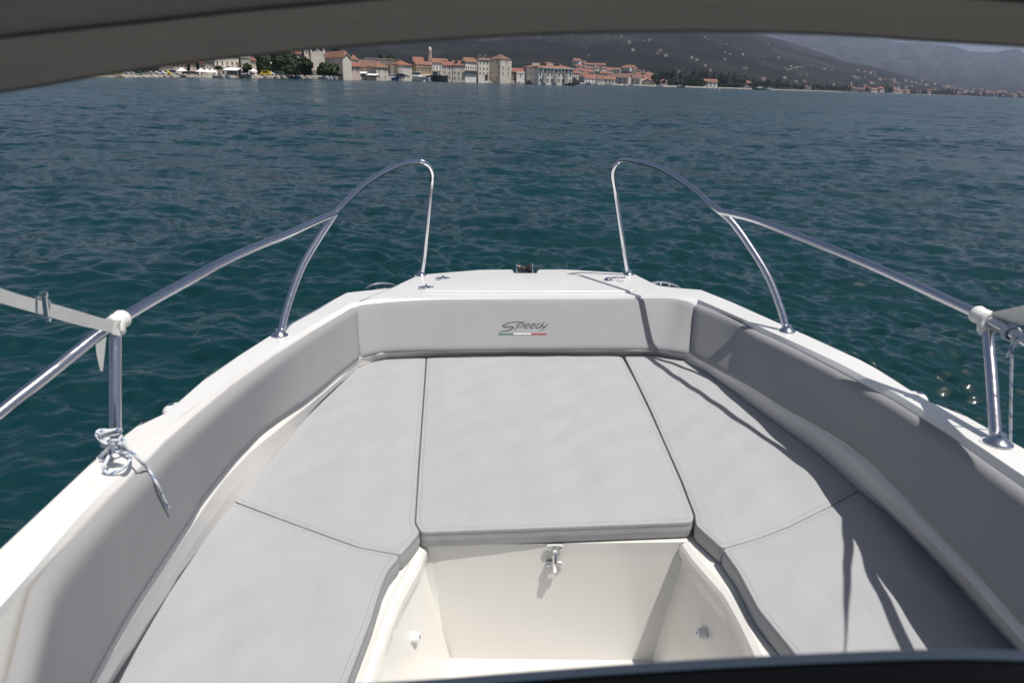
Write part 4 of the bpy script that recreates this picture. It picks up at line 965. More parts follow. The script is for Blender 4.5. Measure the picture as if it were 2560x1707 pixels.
bld('house', 'stone house with two dormers and three window rows', 1130.5, 1132, 1162, 428, 12, 1, 42, 54, 'side', W_stone, T_red, [('R', 3, 34, 2.5, 5, glassd, (1,)), ('R', 3, 23, 2.8, 5.5, glassd), ('R', 3, 10, 2.8, 6, glassd)], extra=dormers((.3, .85), .35, 1.7))
bld('house', 'tall white house with a glazed balcony floor and plain orange roof', 1153, 1163, 1191, 430, 16, 2, 51, 63, 'side', W_white, T_or, [('R', 5, 36, 2.6, 8, glassd), ('R', 4, 24, 3, 5, shut), ('L', 1, 36, 2, 6, glassd)], extra=balcony(.5, 30, 9))
def trees_roof(): pass
bld('house', 'tall cream house with four dormers left of the square stone tower', 1190, 1196, 1222, 437, 14, 2, 57, 67, 'side', W_cream, T_or, [('R', 3, 50, 2.8, 6, glassd), ('R', 3, 36, 2.8, 6, glassd), ('R', 3, 24, 3, 5, glassd), ('R', 1, 14, 9, 14, mat('dark_mesh', (.03, .03, .03), .9), (), (.55, 1.0))], extra=dormers((.12, .38, .62, .88), .3, 1.5, [(.25, .5, 2), (.75, .5, 2)]))
bld('stone_tower', 'massive square stone tower house with pyramid tiled roof', 1221.5, 1250.5, 1278.5, 446, 7, 7, 60, 73, 'hip', W_stone, T_brown, [('L', 2, 54, 2.6, 7, glassd, (), (.1, .9)), ('L', 3, 40, 2.4, 5, shut, (1,), (.1, .98)), ('L', 3, 27, 2.4, 5, glassd, (1,), (.05, .98)), ('L', 2, 14, 2.4, 4, glassd), ('R', 1, 55, 2.8, 6, glassd), ('R', 2, 39, 2.4, 7, glassd), ('R', 2, 26, 2.4, 5, glassd)], cat='tower', over=.25, extra=dormers((), .4))
bld('house', 'low red-roofed house between the stone tower and the big customs building', 1277, 1279, 1309, 462, 14, 1, 30, 40, 'side', W_dark, T_red, [('R', 2, 22, 5, 7, glassd)])
bld('house', 'low white annex wall left of the big waterfront building', 1290, 1292, 1312, 456, 12, 1, 27, 30, 'flat', W_white, W_white, [('R', 1, 22, 2.4, 5, glassd)], over=.1)
def customs(root, A, B_, C_, D, ze, zp, Y):
    dv = C_-B_; an = math.atan2(dv.y, dv.x)
    for t in (.185, .51, .82):
        p = B_ + dv*t; q = MB(); q.box((p.x, p.y - .75, (1.0 + ph(30, Y))/2), (dv.length*.095, 1.5, ph(30, Y) - 1.0), 0, an); part('stair_bay', q, W_grey, root)
        q = MB(); q.box((p.x, p.y - .06, ph(34, Y)), (1.0, .14, ph(18, Y)), 0, an); part('tall_window', q, glassd, root)
    m_ = (B_+C_)/2; q = MB(); q.box((m_.x, m_.y - .35, ze - .25), (dv.length + 1.4, .9, .5), 0, an); part('cornice', q, W_white, root)
    for t in (.12, .52):
        p = B_ + dv*t + (D-C_).normalized()*5.5; z = ze + (zp-ze)*.42; q = MB(); z = ze + (zp-ze)*.40; q.box((p.x, p.y, z + .3), (9.5, 2.8, 1.7), 0, an)
        for k in (-1, 1): q.box((p.x + k*2.3, p.y - 1.46, z + .35), (4.0, .12, 1.3), 1, an)
        q.box((p.x, p.y + .6, z + 1.2), (10, 4.0, .2), 2, an); part('roof_terrace', q, [W_stone, glassd, T_or], root)
bld('customs_house', 'large white waterfront building with hipped orange roof, nine window bays and three stair bays', 1306.5, 1347, 1431, 452, 22, 2, 43.5, 58, 'hip', W_white, T_or, [('L', 3, 40, 3, 7, glassd), ('L', 3, 27, 3, 6.5, glassd), ('L', 3, 12, 3, 5, glassd), ('R', 9, 38, 3, 6, glassd, (1, 4, 7)), ('R', 9, 27, 3, 7, glassd, (1, 4, 7)), ('R', 9, 12.5, 3, 6.5, glassd, (1, 4, 7))], extra=customs, cat='building', over=1.0)
# ------------------------------------------------------------------ awnings, parasols, small quay things
def parasol(px, Y, w, h_, label):
    w *= .62
    c = Vector((WX(px, Y), Y, qz(Y))); t = thing('parasol', c, label, 'parasol', 'white parasols on the quay'); z = ph(h_, Y)
    q = MB(); q.tube([c, Vector((c.x, c.y, z))], .05, 6); part('pole', q, metalw, t)
    q = MB(); q.lathe((c.x, c.y, z - .9), [(w/2, 0), (w/2, .06), (w*.3, .42), (w*.12, .75), (.03, .95)], 8); part('canopy', q, awn, t)
parasol(451, 196, 4.5, 25, 'leftmost white parasol in front of the cream terrace house')
parasol(500, 200, 4.6, 24, 'white parasol in front of the pinkish house')
parasol(515, 202, 4.6, 23, 'white parasol in front of the plain grey house')
parasol(529, 204, 4.6, 23, 'white parasol just left of the long cafe awning')
parasol(612, 236, 5.0, 26, 'white parasol right of the cafe awning, under the small tree')
parasol(632, 242, 4.6, 24, 'pale parasol at the foot of the first big tree')
def awning(px0, px1, Y, h_, label, mats=(awn, metalw)):
    x0, x1 = WX(px0, Y), WX(px1, Y); t = thing('cafe_awning', ((x0+x1)/2, Y, qz(Y)), label, 'awning'); z = ph(h_, Y); q = MB()
    q.add([(x0, Y, z-.7), (x1, Y, z-.7), (x1, Y+4, z), (x0, Y+4, z), (x0, Y, z-.85), (x1, Y, z-.85), (x1, Y+4, z-.15), (x0, Y+4, z-.15)], [(0,1,2,3), (7,6,5,4), (4,5,1,0), (5,6,2,1), (6,7,3,2), (7,4,0,3)]); part('canopy', q, mats[0], t)
    for k in range(5):
        p = MB(); xx = x0 + (x1-x0)*k/4; p.tube([(xx, Y+.2, qz(Y)), (xx, Y+.2, z-.8)], .07, 6); part('post', p, mats[1], t)
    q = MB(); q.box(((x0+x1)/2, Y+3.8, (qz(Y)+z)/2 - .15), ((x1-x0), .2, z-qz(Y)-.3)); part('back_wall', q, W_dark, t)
awning(553, 590, 215, 27, 'long white cafe awning on posts in front of the wide cream house')
awning(869, 914, 332, 21, 'white restaurant awning beside the trees, above the moored boats')
awning(914, 942, 334, 17, 'lower grey-white awning in front of the long low house', (metalw, metalw))
def lamp(px, Y, h_, label):
    c = Vector((WX(px, Y), Y, qz(Y))); t = thing('street_lamp', c, label, 'street lamp', 'street lamps on the quay'); z = ph(h_, Y); q = MB(); q.tube([c, Vector((c.x, c.y, z))], .09, 8, rfun=lambda t: 1.3 - .6*t); part('pole', q, metalw, t)
    q = MB(); q.lathe((c.x, c.y, z), [(.12, 0), (.34, .25), (.34, .55), (.1, .8)], 8); part('lantern', q, metalw, t)
lamp(677, 268, 34, 'white lamp post in front of the first big dark tree'); lamp(730, 292, 27, 'short white lamp post before the rightmost big tree'); lamp(796, 312, 30, 'white lamp post left of the round tree by the church')
# ------------------------------------------------------------------ vehicles
def paint(n, c): return mat(n, c, .3)
P_ = dict(yellow=paint('paint_yellow', (.75, .52, .03)), white=paint('paint_white', (.75, .75, .76)), grey=paint('paint_grey', (.25, .26, .28)), dark=paint('paint_dark', (.04, .045, .055)), blue=paint('paint_blue', (.03, .11, .28)), green=paint('paint_green', (.04, .12, .07)), silver=paint('paint_silver', (.5, .51, .53)), red=paint('paint_red', (.4, .03, .02)))
tyre = mat('tyre', (.015, .015, .015), .9); glassc = mat('car_glass', (.03, .04, .05), .1)
def car(px, Y, col, van, label):
    c = Vector((WX(px, Y), Y, qz(Y) + .02)); K = min(1, Y/340); t = thing('parked_van' if van else 'parked_car', c, label, 'van' if van else 'car', 'vehicles parked along the quay')
    L = (4.6 if van else 4.1)*K; Wd = 1.7*K; pr = [(-.5,.25),(-.5,.75),(-.47,1.0),(-.40,1.75),(-.36,1.9),(.28,1.9),(.34,1.8),(.42,1.05),(.5,.85),(.5,.25)] if van else [(-.5,.25),(-.5,.7),(-.47,.9),(-.36,.95),(-.25,1.38),(-.18,1.43),(.10,1.43),(.17,1.38),(.30,.95),(.46,.82),(.5,.6),(.5,.25)]
    n = len(pr); q = MB(); vs = [(c.x + a*L, c.y + s*Wd/2*(1 if z < 1 else .86), c.z + z*K) for s in (-1, 1) for a, z in pr]
    q.add(vs, [tuple(range(n)), tuple(range(n, 2*n))[::-1]] + [(i, (i+1) % n, n + (i+1) % n, n + i) for i in range(n)]); part('body', q, P_[col], t)
    q = MB(); z0, z1 = (1.05*K, 1.7*K) if van else (.97*K, 1.34*K)
    q.box((c.x - .03*L, c.y - Wd/2*.9, c.z + (z0+z1)/2), (L*(.62 if van else .42), .12, z1-z0)); part('side_glass', q, glassc, t)
    for sx in (-.32, .32):
        q = MB(); q.lathe((c.x + sx*L, c.y - Wd/2 - .02, c.z + .31*K), [(.31*K, 0), (.31*K, .2), (.18*K, .21)], 12, axis=(0, 1, 0)); part('wheel', q, tyre, t)
for a in [(287, 160, 'yellow', True, 'yellow van parked at the far left end of the quay'), (305, 162, 'white', False, 'white car right of the yellow van'), (319, 163, 'silver', False, 'silver car, second right of the yellow van'), (340, 166, 'green', False, 'green car parked before the shrubs on the left quay'), (367, 172, 'grey', False, 'grey car below the middle of the quay shrubs'), (382, 176, 'silver', False, 'silver car left of the low whitish house'), (399, 180, 'white', False, 'white car below the low whitish house'), (412, 186, 'yellow', False, 'small yellow car before the big light van'), (430, 190, 'silver', True, 'light van with wide windscreen at the first terrace house'), (463, 198, 'dark', False, 'dark car parked under the first parasol'), (478, 200, 'dark', False, 'second dark car, left of the middle parasols'), (609, 234, 'silver', True, 'silver people carrier at the right end of the cafe awning'), (622, 238, 'dark', False, 'dark car right of the silver people carrier'), (663, 256, 'yellow', True, 'bright yellow van at the foot of the big dark trees'), (673, 258, 'white', False, 'white car touching the bright yellow van'), (697, 268, 'green', True, 'green van between the two lamp posts'), (745, 290, 'dark', False, 'dark car in the shade of the rightmost big tree'), (769, 300, 'dark', True, 'dark van at the right edge of the big trees'), (1002, 384, 'dark', True, 'black van parked at the corner of the repaired house'), (1014, 386, 'grey', False, 'grey car right of the black van')]: car(*a)
# ------------------------------------------------------------------ trees
def leafm(name, c1, c2):
    m = varied(name, c1, c2, .9, .8, detail=3); return m
L_pine = leafm('pine_foliage', (.016, .032, .012), (.045, .07, .022)); L_cyp = leafm('cypress_foliage', (.010, .020, .012), (.022, .038, .020)); L_soft = leafm('light_foliage', (.035, .06, .018), (.07, .10, .03)); bark = mat('bark', (.07, .05, .035), .9)
def crown(c, r, n, size, blobs, seed, flat=.0):
    g = np.random.default_rng(seed); q = MB(); B_ = []
    for _ in range(blobs):
        d_ = g.normal(size=3); d_ /= np.linalg.norm(d_); k = g.uniform(.25, .72); B_.append((d_*k, g.uniform(.28, .5)))
    for i in range(n):
        o, br = B_[i % blobs]; d_ = g.normal(size=3); d_ /= np.linalg.norm(d_); p = o + d_*br*g.uniform(.75, 1.05)
        if p[2] < -.75: continue
        P = Vector((c[0] + p[0]*r[0], c[1] + p[1]*r[1], c[2] + p[2]*r[2]))
        a = Vector(g.normal(size=3)); a = (a - Vector(d_)*a.dot(Vector(d_))*.6).normalized(); b = a.cross(Vector(d_) + Vector(g.normal(size=3))*.5).normalized(); s_ = size*g.uniform(.6, 1.3)
        q.add([P - a*s_ - b*s_*.6, P + a*s_ - b*s_*.5, P + a*s_*.8 + b*s_*.6, P - a*s_*.7 + b*s_*.7], [(0, 1, 2, 3)])
    return q
def tree(name, label, px, Y, wpx, top, bot, n, leaf, group=None, blobs=14, seed=1, ls=.55, cat='tree', z0=None, depth=.8):
    z0 = gz(px, Y) if z0 is None else z0; zt = ph(top, Y); zb = max(ph(bot, Y), z0 + .3); x = WX(px, Y); w = WX(px + wpx/2, Y) - x; t = thing(name, (x, Y, z0), label, cat, group)
    q = crown((x, Y, (zt+zb)/2), (w*1.25, w*depth, (zt-zb)/2*1.15), n, ls, blobs, seed); part('crown', q, leaf, t)
    q = MB(); h_ = (zb+zt)/2; q.tube([(x, Y, z0-.3), (x + .2, Y, z0 + (h_-z0)*.5), (x, Y+.1, h_)], max(.15, w*.06), 8, rfun=lambda k: 1.2 - .7*k)
    for k in range(4): a = k*1.6 + seed; q.tube([(x, Y, z0 + (h_-z0)*.6), (x + w*.5*math.cos(a), Y + w*.5*math.sin(a), h_ + (zt-h_)*.35)], max(.08, w*.03), 6, rfun=lambda k: 1.1 - .7*k)
    part('trunk', q, bark, t); return t
tree('stone_pine', 'leftmost of the big dark trees, left of the tall lamp post', 656, 266, 50, 60, 6, 5200, L_pine, 'big dark trees on the waterfront', 16, 3, .6)
tree('stone_pine', 'tallest and widest of the big dark trees, right of the lamp post', 709, 282, 74, 67, 8, 7500, L_pine, 'big dark trees on the waterfront', 22, 4, .6)
tree('stone_pine', 'lower dark tree in front of the widest big tree', 727, 274, 46, 37, 5, 3600, L_pine, 'big dark trees on the waterfront', 14, 5, .5)
tree('stone_pine', 'rightmost of the big dark trees, sloping towards the church', 758, 292, 38, 52, 4, 3800, L_pine, 'big dark trees on the waterfront', 14, 6, .55)
tree('round_tree', 'round green tree in front of the church nave', 822, 305, 52, 40, 4, 3800, L_soft, None, 14, 7, .55)
tree('round_tree', 'small tree left of the round green tree by the church front', 803, 306, 20, 30, 4, 1300, L_soft, None, 8, 8, .4)
tree('palm_tree', 'thin dark tree beside the restaurant awning', 865, 322, 9, 22, 9, 500, L_pine, None, 6, 9, .3)
tree('bush', 'bush under the leftmost church trees', 845, 312, 18, 15, 2, 700, L_pine, None, 6, 19, .35, 'bush')
tree('round_tree', 'small tree in front of the narrow grey stone house', 616, 230, 18, 39, 14, 1400, L_soft, None, 8, 10, .3)
tree('bush', 'green shrub before the wide flat-topped cream house', 545, 226, 17, 31, 20, 800, L_soft, None, 7, 11, .25, 'bush')
tree('bush', 'small shrub on the balcony level of the wide cream house', 569, 226, 10, 29, 23, 400, L_pine, None, 5, 12, .2, 'bush')
tree('palm_tree', 'dark slender tree between the two left terrace houses', 468, 203, 8, 33, 16, 500, L_pine, None, 6, 13, .25)
tree('palm_tree', 'dark slender tree before the pinkish house with shutters', 491, 205, 9, 40, 20, 500, L_pine, None, 6, 14, .25)
for i, (px, w, t_) in enumerate([(358, 14, 20), (372, 18, 23), (386, 16, 24), (400, 10, 16)]):
    tree('bush', ['leftmost of the four quay shrubs', 'second quay shrub from the left', 'third and tallest of the quay shrubs', 'lowest shrub left of the light van'][i], px, 188, w, t_, 6, 500, L_soft, 'shrubs on the left quay', 6, 20+i, .3, 'bush')
tree('stone_pine', 'rounded tree on the skyline above the church roof', 842, 372, 17, 76, 66, 700, L_pine, None, 7, 30, .5)
tree('stone_pine', 'green tree on the rise above the weathered ruin', 980, 425, 20, 62, 48, 1000, L_soft, None, 8, 31, .6)
tree('stone_pine', 'small dark tree above the left part of the ruin', 951, 425, 10, 60, 48, 450, L_pine, None, 6, 32, .5)
tree('bush', 'dark hedge trees between the ruin and the ochre house', 1010, 430, 28, 48, 40, 1100, L_pine, None, 9, 33, .6)
tree('bush', 'small tree peeping over the roofs right of the bell tower', 1119, 470, 9, 56, 48, 300, L_pine, None, 5, 34, .5)
# far shore trees: a few prototypes, copied
def far_proto(kind, seed):
    root = thing('cypress_tree' if kind else 'pine_tree', (0, 0, 0), 'x', 'tree')
    if kind: q = crown((0, 0, .5), (.17, .17, .52), 420, .045, 9, seed)
    else: q = crown((0, 0, .58), (.36, .36, .44), 520, .055, 10, seed)
    part('crown', q, L_cyp if kind else L_pine, root); q = MB(); q.tube([(0, 0, -.05), (0, 0, .6)], .03, 6); part('trunk', q, bark, root); return root
protos = [far_proto(k, s_) for k, s_ in ((1, 1), (1, 2), (0, 3), (0, 4), (1, 5), (0, 6))]; used = set(); kidsof = {p.name: children(p) for p in protos}
def far_tree(i, px, Y, h_, wf, label, group):
    p = protos[i]
    if i not in used: o = p; used.add(i)
    else: o = copy_tree(p, kidsof[p.name])
    H_ = ph(h_, Y); o.matrix_world = Matrix.Translation((WX(px, Y), Y, gz(px, Y) - .2)) @ Matrix.Rotation(random.random()*6, 4, 'Z') @ Matrix.Diagonal((H_*wf, H_*wf, H_, 1)); o['label'] = label; o['group'] = group
def belt(x0, x1, n, hf, label, group, tall=.6, yo=(20, 140)):
    for k in range(n):
        px = x0 + (x1-x0)*(k + random.uniform(.1, .9))/n; Y = float(Ysh(px)) + random.uniform(*yo); i = random.choice((0, 1, 4)) if random.random() < tall else random.choice((2, 3, 5))
        far_tree(i, px, Y, hf(px)*random.uniform(.7, 1.08)*(1 if i in (0, 1, 4) else .8), random.uniform(.8, 1.3), label, group)
belt(1634, 1865, 100, lambda x: np.interp(x, [1634, 1700, 1780, 1865], [38, 40, 38, 33]), 'dark tree in the dense belt behind the sailboat masts on the far shore', 'dark tree belt behind the masts', .7, (40, 130))
belt(1640, 1860, 40, lambda x: np.interp(x, [1634, 1865], [22, 18]), 'low rounded tree along the front of the far dense tree belt', 'rounded trees fronting the far belt', .1, (15, 40))
belt(1862, 1975, 24, lambda x: np.interp(x, [1862, 1920, 1975], [22, 30, 25]), 'dark tree on the far shore right behind the moored ferry boat', 'dark trees behind the far ferry boat', .5)
belt(1985, 2130, 26, lambda x: 19, 'dark shore tree left of the far bell tower', 'dark trees left of the far bell tower', .4)
belt(2150, 2240, 18, lambda x: 20, 'dark cypress-like tree right of the far bell tower', 'dark trees right of the far bell tower', .7)
belt(2270, 2400, 26, lambda x: 15, 'dark shore tree in the long low belt at the right', 'long low tree belt at the right', .3)
belt(2420, 2620, 24, lambda x: 12, 'dark small tree at the far right end of the shore', 'trees at the far right shore', .2)
# ------------------------------------------------------------------ far houses
hm = []
for k, (wm, rm) in enumerate([(W_white, T_red), (W_cream, T_or), (W_pink, T_red), (W_white, T_brown), (W_stone, T_brown), (W_cream, T_red)]):
    for v in range(2):
        q = MB(); L, Wd, H_ = (1.0, .8, .6) if v == 0 else (1.35, .85, .5)
        q.box((0, 0, H_/2 - .3), (L, Wd, H_ + .6), 0); e = .06; a, b = L/2 + e, Wd/2 + e; rz_ = H_ + .26
        if v == 0: q.add([(-a, -b, H_), (a, -b, H_), (a, b, H_), (-a, b, H_), (-a*.3, 0, rz_), (a*.3, 0, rz_)], [(0,1,5,4), (2,3,4,5), (1,2,5), (3,0,4)], 1)
        else: q.add([(-a, -b, H_), (a, -b, H_), (a, b, H_), (-a, b, H_), (-a, 0, rz_), (a, 0, rz_)], [(0,1,5,4), (2,3,4,5)], 1); q.add([(-L/2, -Wd/2, H_), (-L/2, Wd/2, H_), (-L/2, 0, rz_-.03)], [(0, 2, 1)], 0); q.add([(L/2, -Wd/2, H_), (L/2, Wd/2, H_), (L/2, 0, rz_-.03)], [(0, 1, 2)], 0)
        for i in range(3): q.box((-L*.3 + L*.3*i, -Wd/2 - .005, H_*.65), (L*.09, .02, H_*.26), 2); q.box((-L*.3 + L*.3*i, -Wd/2 - .005, H_*.22), (L*.09, .02, H_*.26), 2)
        hm.append(mesh('village_house', q, [wm, rm, glassd]))
def vh(px, Y, s_, label, group, mi=None):
    o = bpy.data.objects.new('village_house', hm[random.randrange(len(hm)) if mi is None else mi]); COL.objects.link(o)
    o.matrix_world = Matrix.Translation((WX(px, Y), Y, gz(px, Y) - .2)) @ Matrix.Rotation(random.uniform(-.5, .5), 4, 'Z') @ Matrix.Scale(s_*random.uniform(.8, 1.2), 4)
    tag(o, label, 'house', group)
for k in range(95):
    px = random.uniform(1436, 1640); t = random.random()**1.1; Y = float(Ysh(max(px, 1450))) + 25 + t*(520 - max(0, px-1560)*3)
    vh(px, Y, 10.5, 'small red-roofed house in the dense far quarter behind the pier', 'houses of the far quarter behind the pier')
for k in range(50):
    px = random.uniform(1560, 2350); Y = float(Ysh(px)) + random.uniform(300, 1500); vh(px, Y, 7.5, 'tiny pale house scattered low on the slope above the far tree belt', 'houses scattered low on the far slope', random.choice((6, 8, 9, 0)))
for k in range(32):
    cx, cy_, sx, sy = random.choice([(1900, 2500, 45, 260), (1470, 2500, 60, 300), (1840, 2900, 60, 350), (2050, 2400, 60, 300), (1600, 3000, 150, 500), (1330, 2600, 60, 300)]); vh(random.gauss(cx, sx), max(1700, random.gauss(cy_, sy)), 5.2, 'tiny house in the hamlets halfway up the dark hillside', 'hamlet houses halfway up the hillside', random.choice((6, 8, 9)))
for k in range(80):
    px = random.uniform(2130, 2560); Y = float(Ysh(px)) + 40 + random.random()**1.4*1900; vh(px, Y, 13, 'tiny pale house in the far town at the right under the mountain', 'houses of the far town under the mountain')
for px, Y0, s_, mi, lb in [(1470, 20, 15, 1, 'pale gabled house at the left root of the pier'), (1500, 18, 13, 2, 'pinkish house second from the left on the pier shore'), (1524, 22, 14, 3, 'tall house with orange roof behind the pier middle'), (1555, 30, 20, 9, 'long low orange-roofed shed behind the pier'), (1585, 26, 20, 9, 'second long low shed, left of the white gabled hall'), (1775, 30, 18, 1, 'white villa with red roof inside the dark tree belt'), (1868, 55, 22, 0, 'large pale villa at the right end of the dense tree belt'), (1660, 35, 12, 4, 'small red-roofed house beside the sailboat masts'), (2022, 30, 20, 10, 'cream shore house with a walled garden'), (2155, 40, 22, 9, 'orange-roofed shore house right below the far bell tower'), (2185, 35, 24, 1, 'pale red-roofed house right of the far bell tower'), (2203, 50, 22, 4, 'box-like red-roofed house left of the cypress group')]:
    vh(px, float(Ysh(px)) + Y0, s_*.72, lb, None, mi)
# white gabled hall at the end of the pier
Yh = float(Ysh(1615)) + 12; bld('boat_hall', 'pale hall with a wide low gabled roof near the end of the pier', 1598, 1600, 1636, Yh, 12, 1, 9, 20, 'front', W_dark, W_cream, [('R', 4, 5, 5, 4, glassd)], cat='building', group=None, over=1.2, base=1.6)
cx_, cY_ = 2128.5, 2050.; c_ = Vector((WX(cx_, cY_), cY_, gz(cx_, cY_))); t_ = thing('bell_tower', c_, 'tiny distant church bell tower above the far shore houses', 'tower'); u2 = ph(1, cY_)
q = MB(); q.box((c_.x, c_.y, c_.z + 8*u2), (3.2*u2, 3.2*u2, 16*u2)); part('shaft', q, W_stone, t_); q = MB(); q.lathe((c_.x, c_.y, c_.z + 16*u2), [(2*u2, 0), (1.6*u2, 3*u2), (.1*u2, 7*u2)], 8); part('spire', q, W_stone, t_)
# viaduct on the slope
q = MB(); va, vb = Vector((WX(1962, 2300), 2300, gz(1962, 2300) + 4)), Vector((WX(2003, 2500), 2500, gz(2003, 2500) + 14)); q.tube([va, va.lerp(vb, .5) + Vector((0, 0, 3)), vb], .6, 6)
solo('viaduct', q, W_grey, va, 'thin pale road bridge on the slope above the far trees', 'bridge')
# ------------------------------------------------------------------ boats in the harbour
def bhull(q, c, L, B_, H_, an, mi=0, sheer=.35, deckmi=None):
    st = 9; co, si = math.cos(an), math.sin(an); rows = []
    for i in range(st):
        t = i/(st-1); w = B_/2*(1 if t < .45 else max(.02, (1 - ((t-.45)/.55)**2.2))); x = -L/2 + L*t; zt = H_*(1 + sheer*max(0, t-.3)); rows.append([(x, -w, zt), (x - .02*L*t, -w*.75, .0), (x, 0, -.25), (x - .02*L*t, w*.75, .0), (x, w, zt)])
    vs = [(c.x + a*co - b*si, c.y + a*si + b*co, c.z + z) for r in rows for a, b, z in r]; fs = []
    for i in range(st-1):
        for j in range(4): fs.append((i*5+j, (i+1)*5+j, (i+1)*5+j+1, i*5+j+1))
    q.add(vs, fs, mi); q.add(vs, [(i*5, i*5+4, (i+1)*5+4, (i+1)*5) for i in range(st-1)] + [(0, 1, 2, 3, 4)], deckmi if deckmi is not None else mi)
def small_boat(px, yo, L, hullc, cab, label, an=None, mast=0, name='moored_boat', group='small boats moored along the harbour', cabc='white'):
    Y = float(Ysh(px)) - yo; L *= min(1, Y/340); an = random.uniform(-.35, .35) if an is None else an; c = Vector((WX(px, Y), Y, .15)); t = thing(name, c, label, 'boat', group)
    q = MB(); bhull(q, c, L, L*.34, L*.14, an, 0, .35, 1); part('hull', q, [P_[hullc], P_['white']], t); co, si = math.cos(an), math.sin(an)
    if cab:
        q = MB(); hc = L*.16; z = c.z + L*.15; cx0 = c.x + .06*L*co; cy0 = c.y + .06*L*si; q.box((cx0, cy0, z + hc*.35), (L*.34, L*.22, hc*.9), 0, an); q.box((cx0, cy0, z + hc*.62), (L*.345, L*.225, hc*.4), 1, an); q.box((cx0, cy0, z + hc*.92), (L*.38, L*.25, hc*.14), 0, an); part('cabin', q, [P_[cabc], glassc], t)
    else:
        q = MB(); q.box((c.x + .1*L*co, c.y + .1*L*si, c.z + L*.2), (.12*L, .2*L, .12*L), 1, an); q.box((c.x - .2*L*co, c.y - .2*L*si, c.z + L*.15), (.08*L, .25*L, .06*L), 0, an); part('seats', q, [P_['white'], glassc], t)
    q = MB(); q.box((c.x - .53*L*co, c.y - .53*L*si, c.z + L*.12), (.07*L, .07*L, .2*L), 0, an); part('outboard', q, P_['dark'], t)
    if mast: q = MB(); q.tube([(c.x, c.y, c.z), (c.x, c.y, c.z + mast)], .07, 6); q.tube([(c.x - L*.05*co, c.y, c.z + L*.2), (c.x - L*.4*co, c.y - .4*L*si, c.z + L*.22)], .08, 6); q.tube([(c.x, c.y, c.z + mast), (c.x + L*.5*co, c.y + .5*L*si, c.z + L*.15)], .02, 4); part('mast', q, metalw, t)
    return t
lst = [(545, 8, 5, 'white', 0, 'white open boat below the wide cream house'), (560, 9, 6, 'white', 0, 'pale long open boat right of the first white one'), (735, 7, 5, 'blue', 0, 'dark blue dinghy tied below the big trees'), (806, 8, 6, 'white', 0, 'leftmost white boat of the moored row by the church'), (815, 7, 6, 'white', 1, 'small white cabin boat, second in the row by the church'), (828, 9, 6.5, 'white', 0, 'low white boat just left of the round-windowed cabin boat'), (842, 8, 9, 'white', 1, 'largest white cabin boat in front of the round green tree'), (859, 9, 6, 'white', 1, 'white cabin boat left of the restaurant awning'), (872, 10, 6, 'white', 0, 'white open boat below the left end of the restaurant awning'), (884, 8, 7, 'white', 1, 'white cabin boat below the middle of the awning'), (898, 9, 8, 'silver', 1, 'silver cabin boat below the right end of the awning'), (912, 10, 6, 'white', 0, 'white open boat right of the silver cabin boat'), (921, 8, 6, 'white', 0, 'white boat with red trim below the lower awning'), (934, 9, 9, 'blue', 1, 'blue-hulled cabin boat before the long low house'), (951, 8, 10, 'white', 1, 'large white cruiser at the right end of the long low house'), (963, 10, 6, 'white', 0, 'small white boat left of the bright blue boat'), (1000, 8, 6, 'white', 0, 'flat white boat below the black van'), (1015, 8, 6, 'white', 0, 'second flat white boat, below the grey car'), (1108, 8, 9, 'white', 1, 'white cabin boat right of the dark wooden boat'), (1124, 9, 8, 'white', 1, 'white boat with blue screen below the red mono roof'), (1140, 10, 10, 'silver', 0, 'long pale open boat below the house with two dormers'), (1157, 10, 11, 'silver', 0, 'longest pale open boat below the tall white house'), (1173, 9, 7, 'blue', 1, 'small blue cabin boat right of the long pale boats'), (1186, 9, 6, 'white', 0, 'white dinghy close to the breakwater'), (1196, 9, 6, 'white', 1, 'rightmost white boat touching the breakwater')]
for px, yo, L, c1_, cb, lb in lst: small_boat(px, yo, L, c1_, cb, lb)
small_boat(976, 12, 9, 'blue', 1, 'bright blue boat with white cabin, alone before the repaired house', .2)
small_boat(1044, 12, 15, 'white', 1, 'cream passenger boat with a row of windows', 2.9, name='passenger_boat')
tb = small_boat(1079, 20, 19, 'dark', 0, 'long dark wooden boat with a maroon cabin at its stern', .05, name='wooden_boat', group='small boats moored along the harbour')
c = Vector(tb['_b']); q = MB(); q.box((c.x - 5.5, c.y, c.z + 3.6), (6, 3.4, 2.6), 0); q.box((c.x - 5.5, c.y, c.z + 5.0), (6.6, 3.8, .25), 1); part('wheelhouse', q, [mat('maroon', (.13, .02, .02), .5), P_['dark']], tb)
mb_ = small_boat(1268, -11, 12, 'white', 1, 'white motor cruiser behind the breakwater wall, at the foot of the stone tower', 3.0, name='motor_cruiser'); mb_.location.z += 1.6
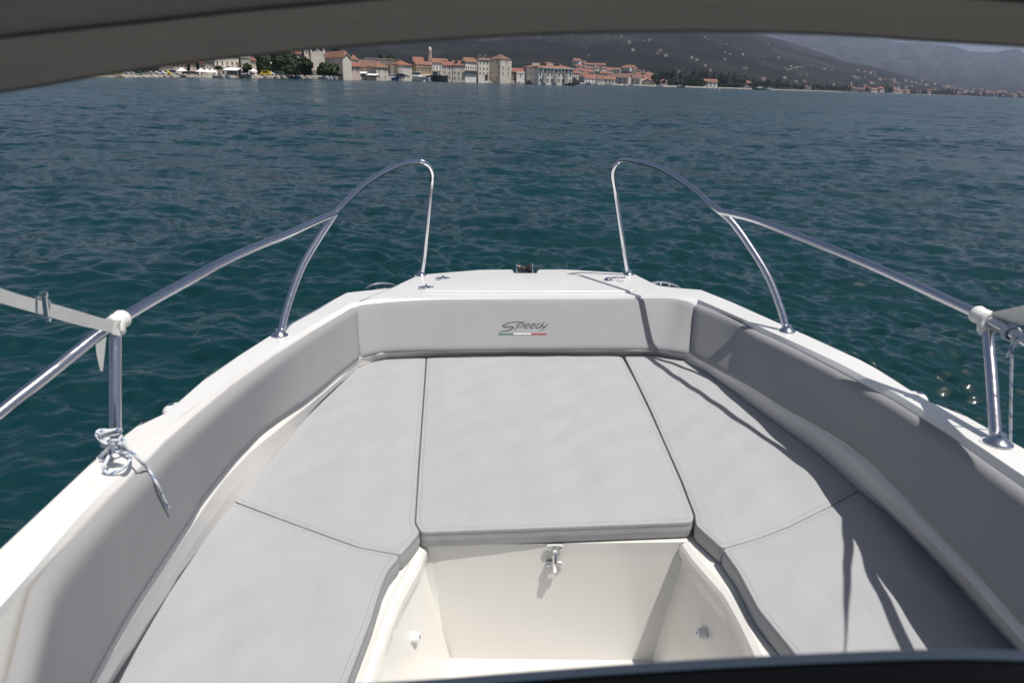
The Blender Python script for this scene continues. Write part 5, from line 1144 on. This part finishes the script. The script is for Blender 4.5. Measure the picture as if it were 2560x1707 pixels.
lst = [(1470, 12, 9, 'blue', 1, 'blue boat at the left root of the far pier'), (1490, 10, 8, 'white', 1, 'white boat moored inside the far pier'), (1525, 12, 9, 'white', 1, 'white boat at the middle of the far pier'), (1580, 12, 9, 'white', 1, 'small white boat before the long low sheds'), (1652, 20, 8, 'white', 1, 'white boat right of the gabled hall')]
for px, yo, L, c1_, cb, lb in lst: small_boat(px, yo, L, c1_, cb, lb, group='boats at the far pier')
small_boat(1686, -20, 13, 'white', 0, 'tallest-masted sailboat before the dark tree belt', .2, 28, 'sailboat', 'sailboats on the far shore'); small_boat(1693, -22, 11, 'white', 0, 'slightly shorter sailboat mast leaning right, beside the tallest', .1, 17, 'sailboat', 'sailboats on the far shore')
small_boat(1706, 60, 11, 'dark', 0, 'dark-hulled sailboat anchored off the far shore', .1, 24, 'sailboat', 'sailboats on the far shore')
small_boat(1900, 330, 16, 'green', 1, 'white and green catamaran ferry anchored off the far trees', .1, name='ferry_boat', group=None)
small_boat(1925, 120, 14, 'white', 1, 'white boat close inshore right of the ferry', .1, name='motor_boat', group=None)
for px, Y, lb in ((1802, 500, 'white mooring buoy off the far tree belt'), (1060, 330, 'tiny white buoy in front of the wooden boat')):
    q = MB(); q.lathe((WX(px, Y), Y, -.1), [(.1, 0), (.42, .15), (.5, .45), (.4, .75), (.1, .9)], 12); solo('buoy', q, P_['white'], (WX(px, Y), Y, 0), lb, 'buoy', smooth=True)
# ------------------------------------------------------------------ haze
q = MB(); q.box((0, 0, 700), (60000, 60000, 1404)); hz = mat('haze_air', (1, 1, 1)); n, l, b = nodes(hz)
out = [x for x in n if x.type == 'OUTPUT_MATERIAL'][0]; n.remove(b); pv = n.new('ShaderNodeVolumePrincipled'); pv.inputs['Color'].default_value = (.62, .73, 1, 1); pv.inputs['Density'].default_value = HAZE; pv.inputs['Anisotropy'].default_value = .1
l.new(pv.outputs[0], out.inputs['Volume'])
if HAZE > 0: solo('haze', q, hz, (0, 0, 0), kind='stuff')
for o in bpy.data.objects:
    if '_b' in o.keys(): del o['_b']
for me in list(bpy.data.meshes):
    if me.users == 0: bpy.data.meshes.remove(me)
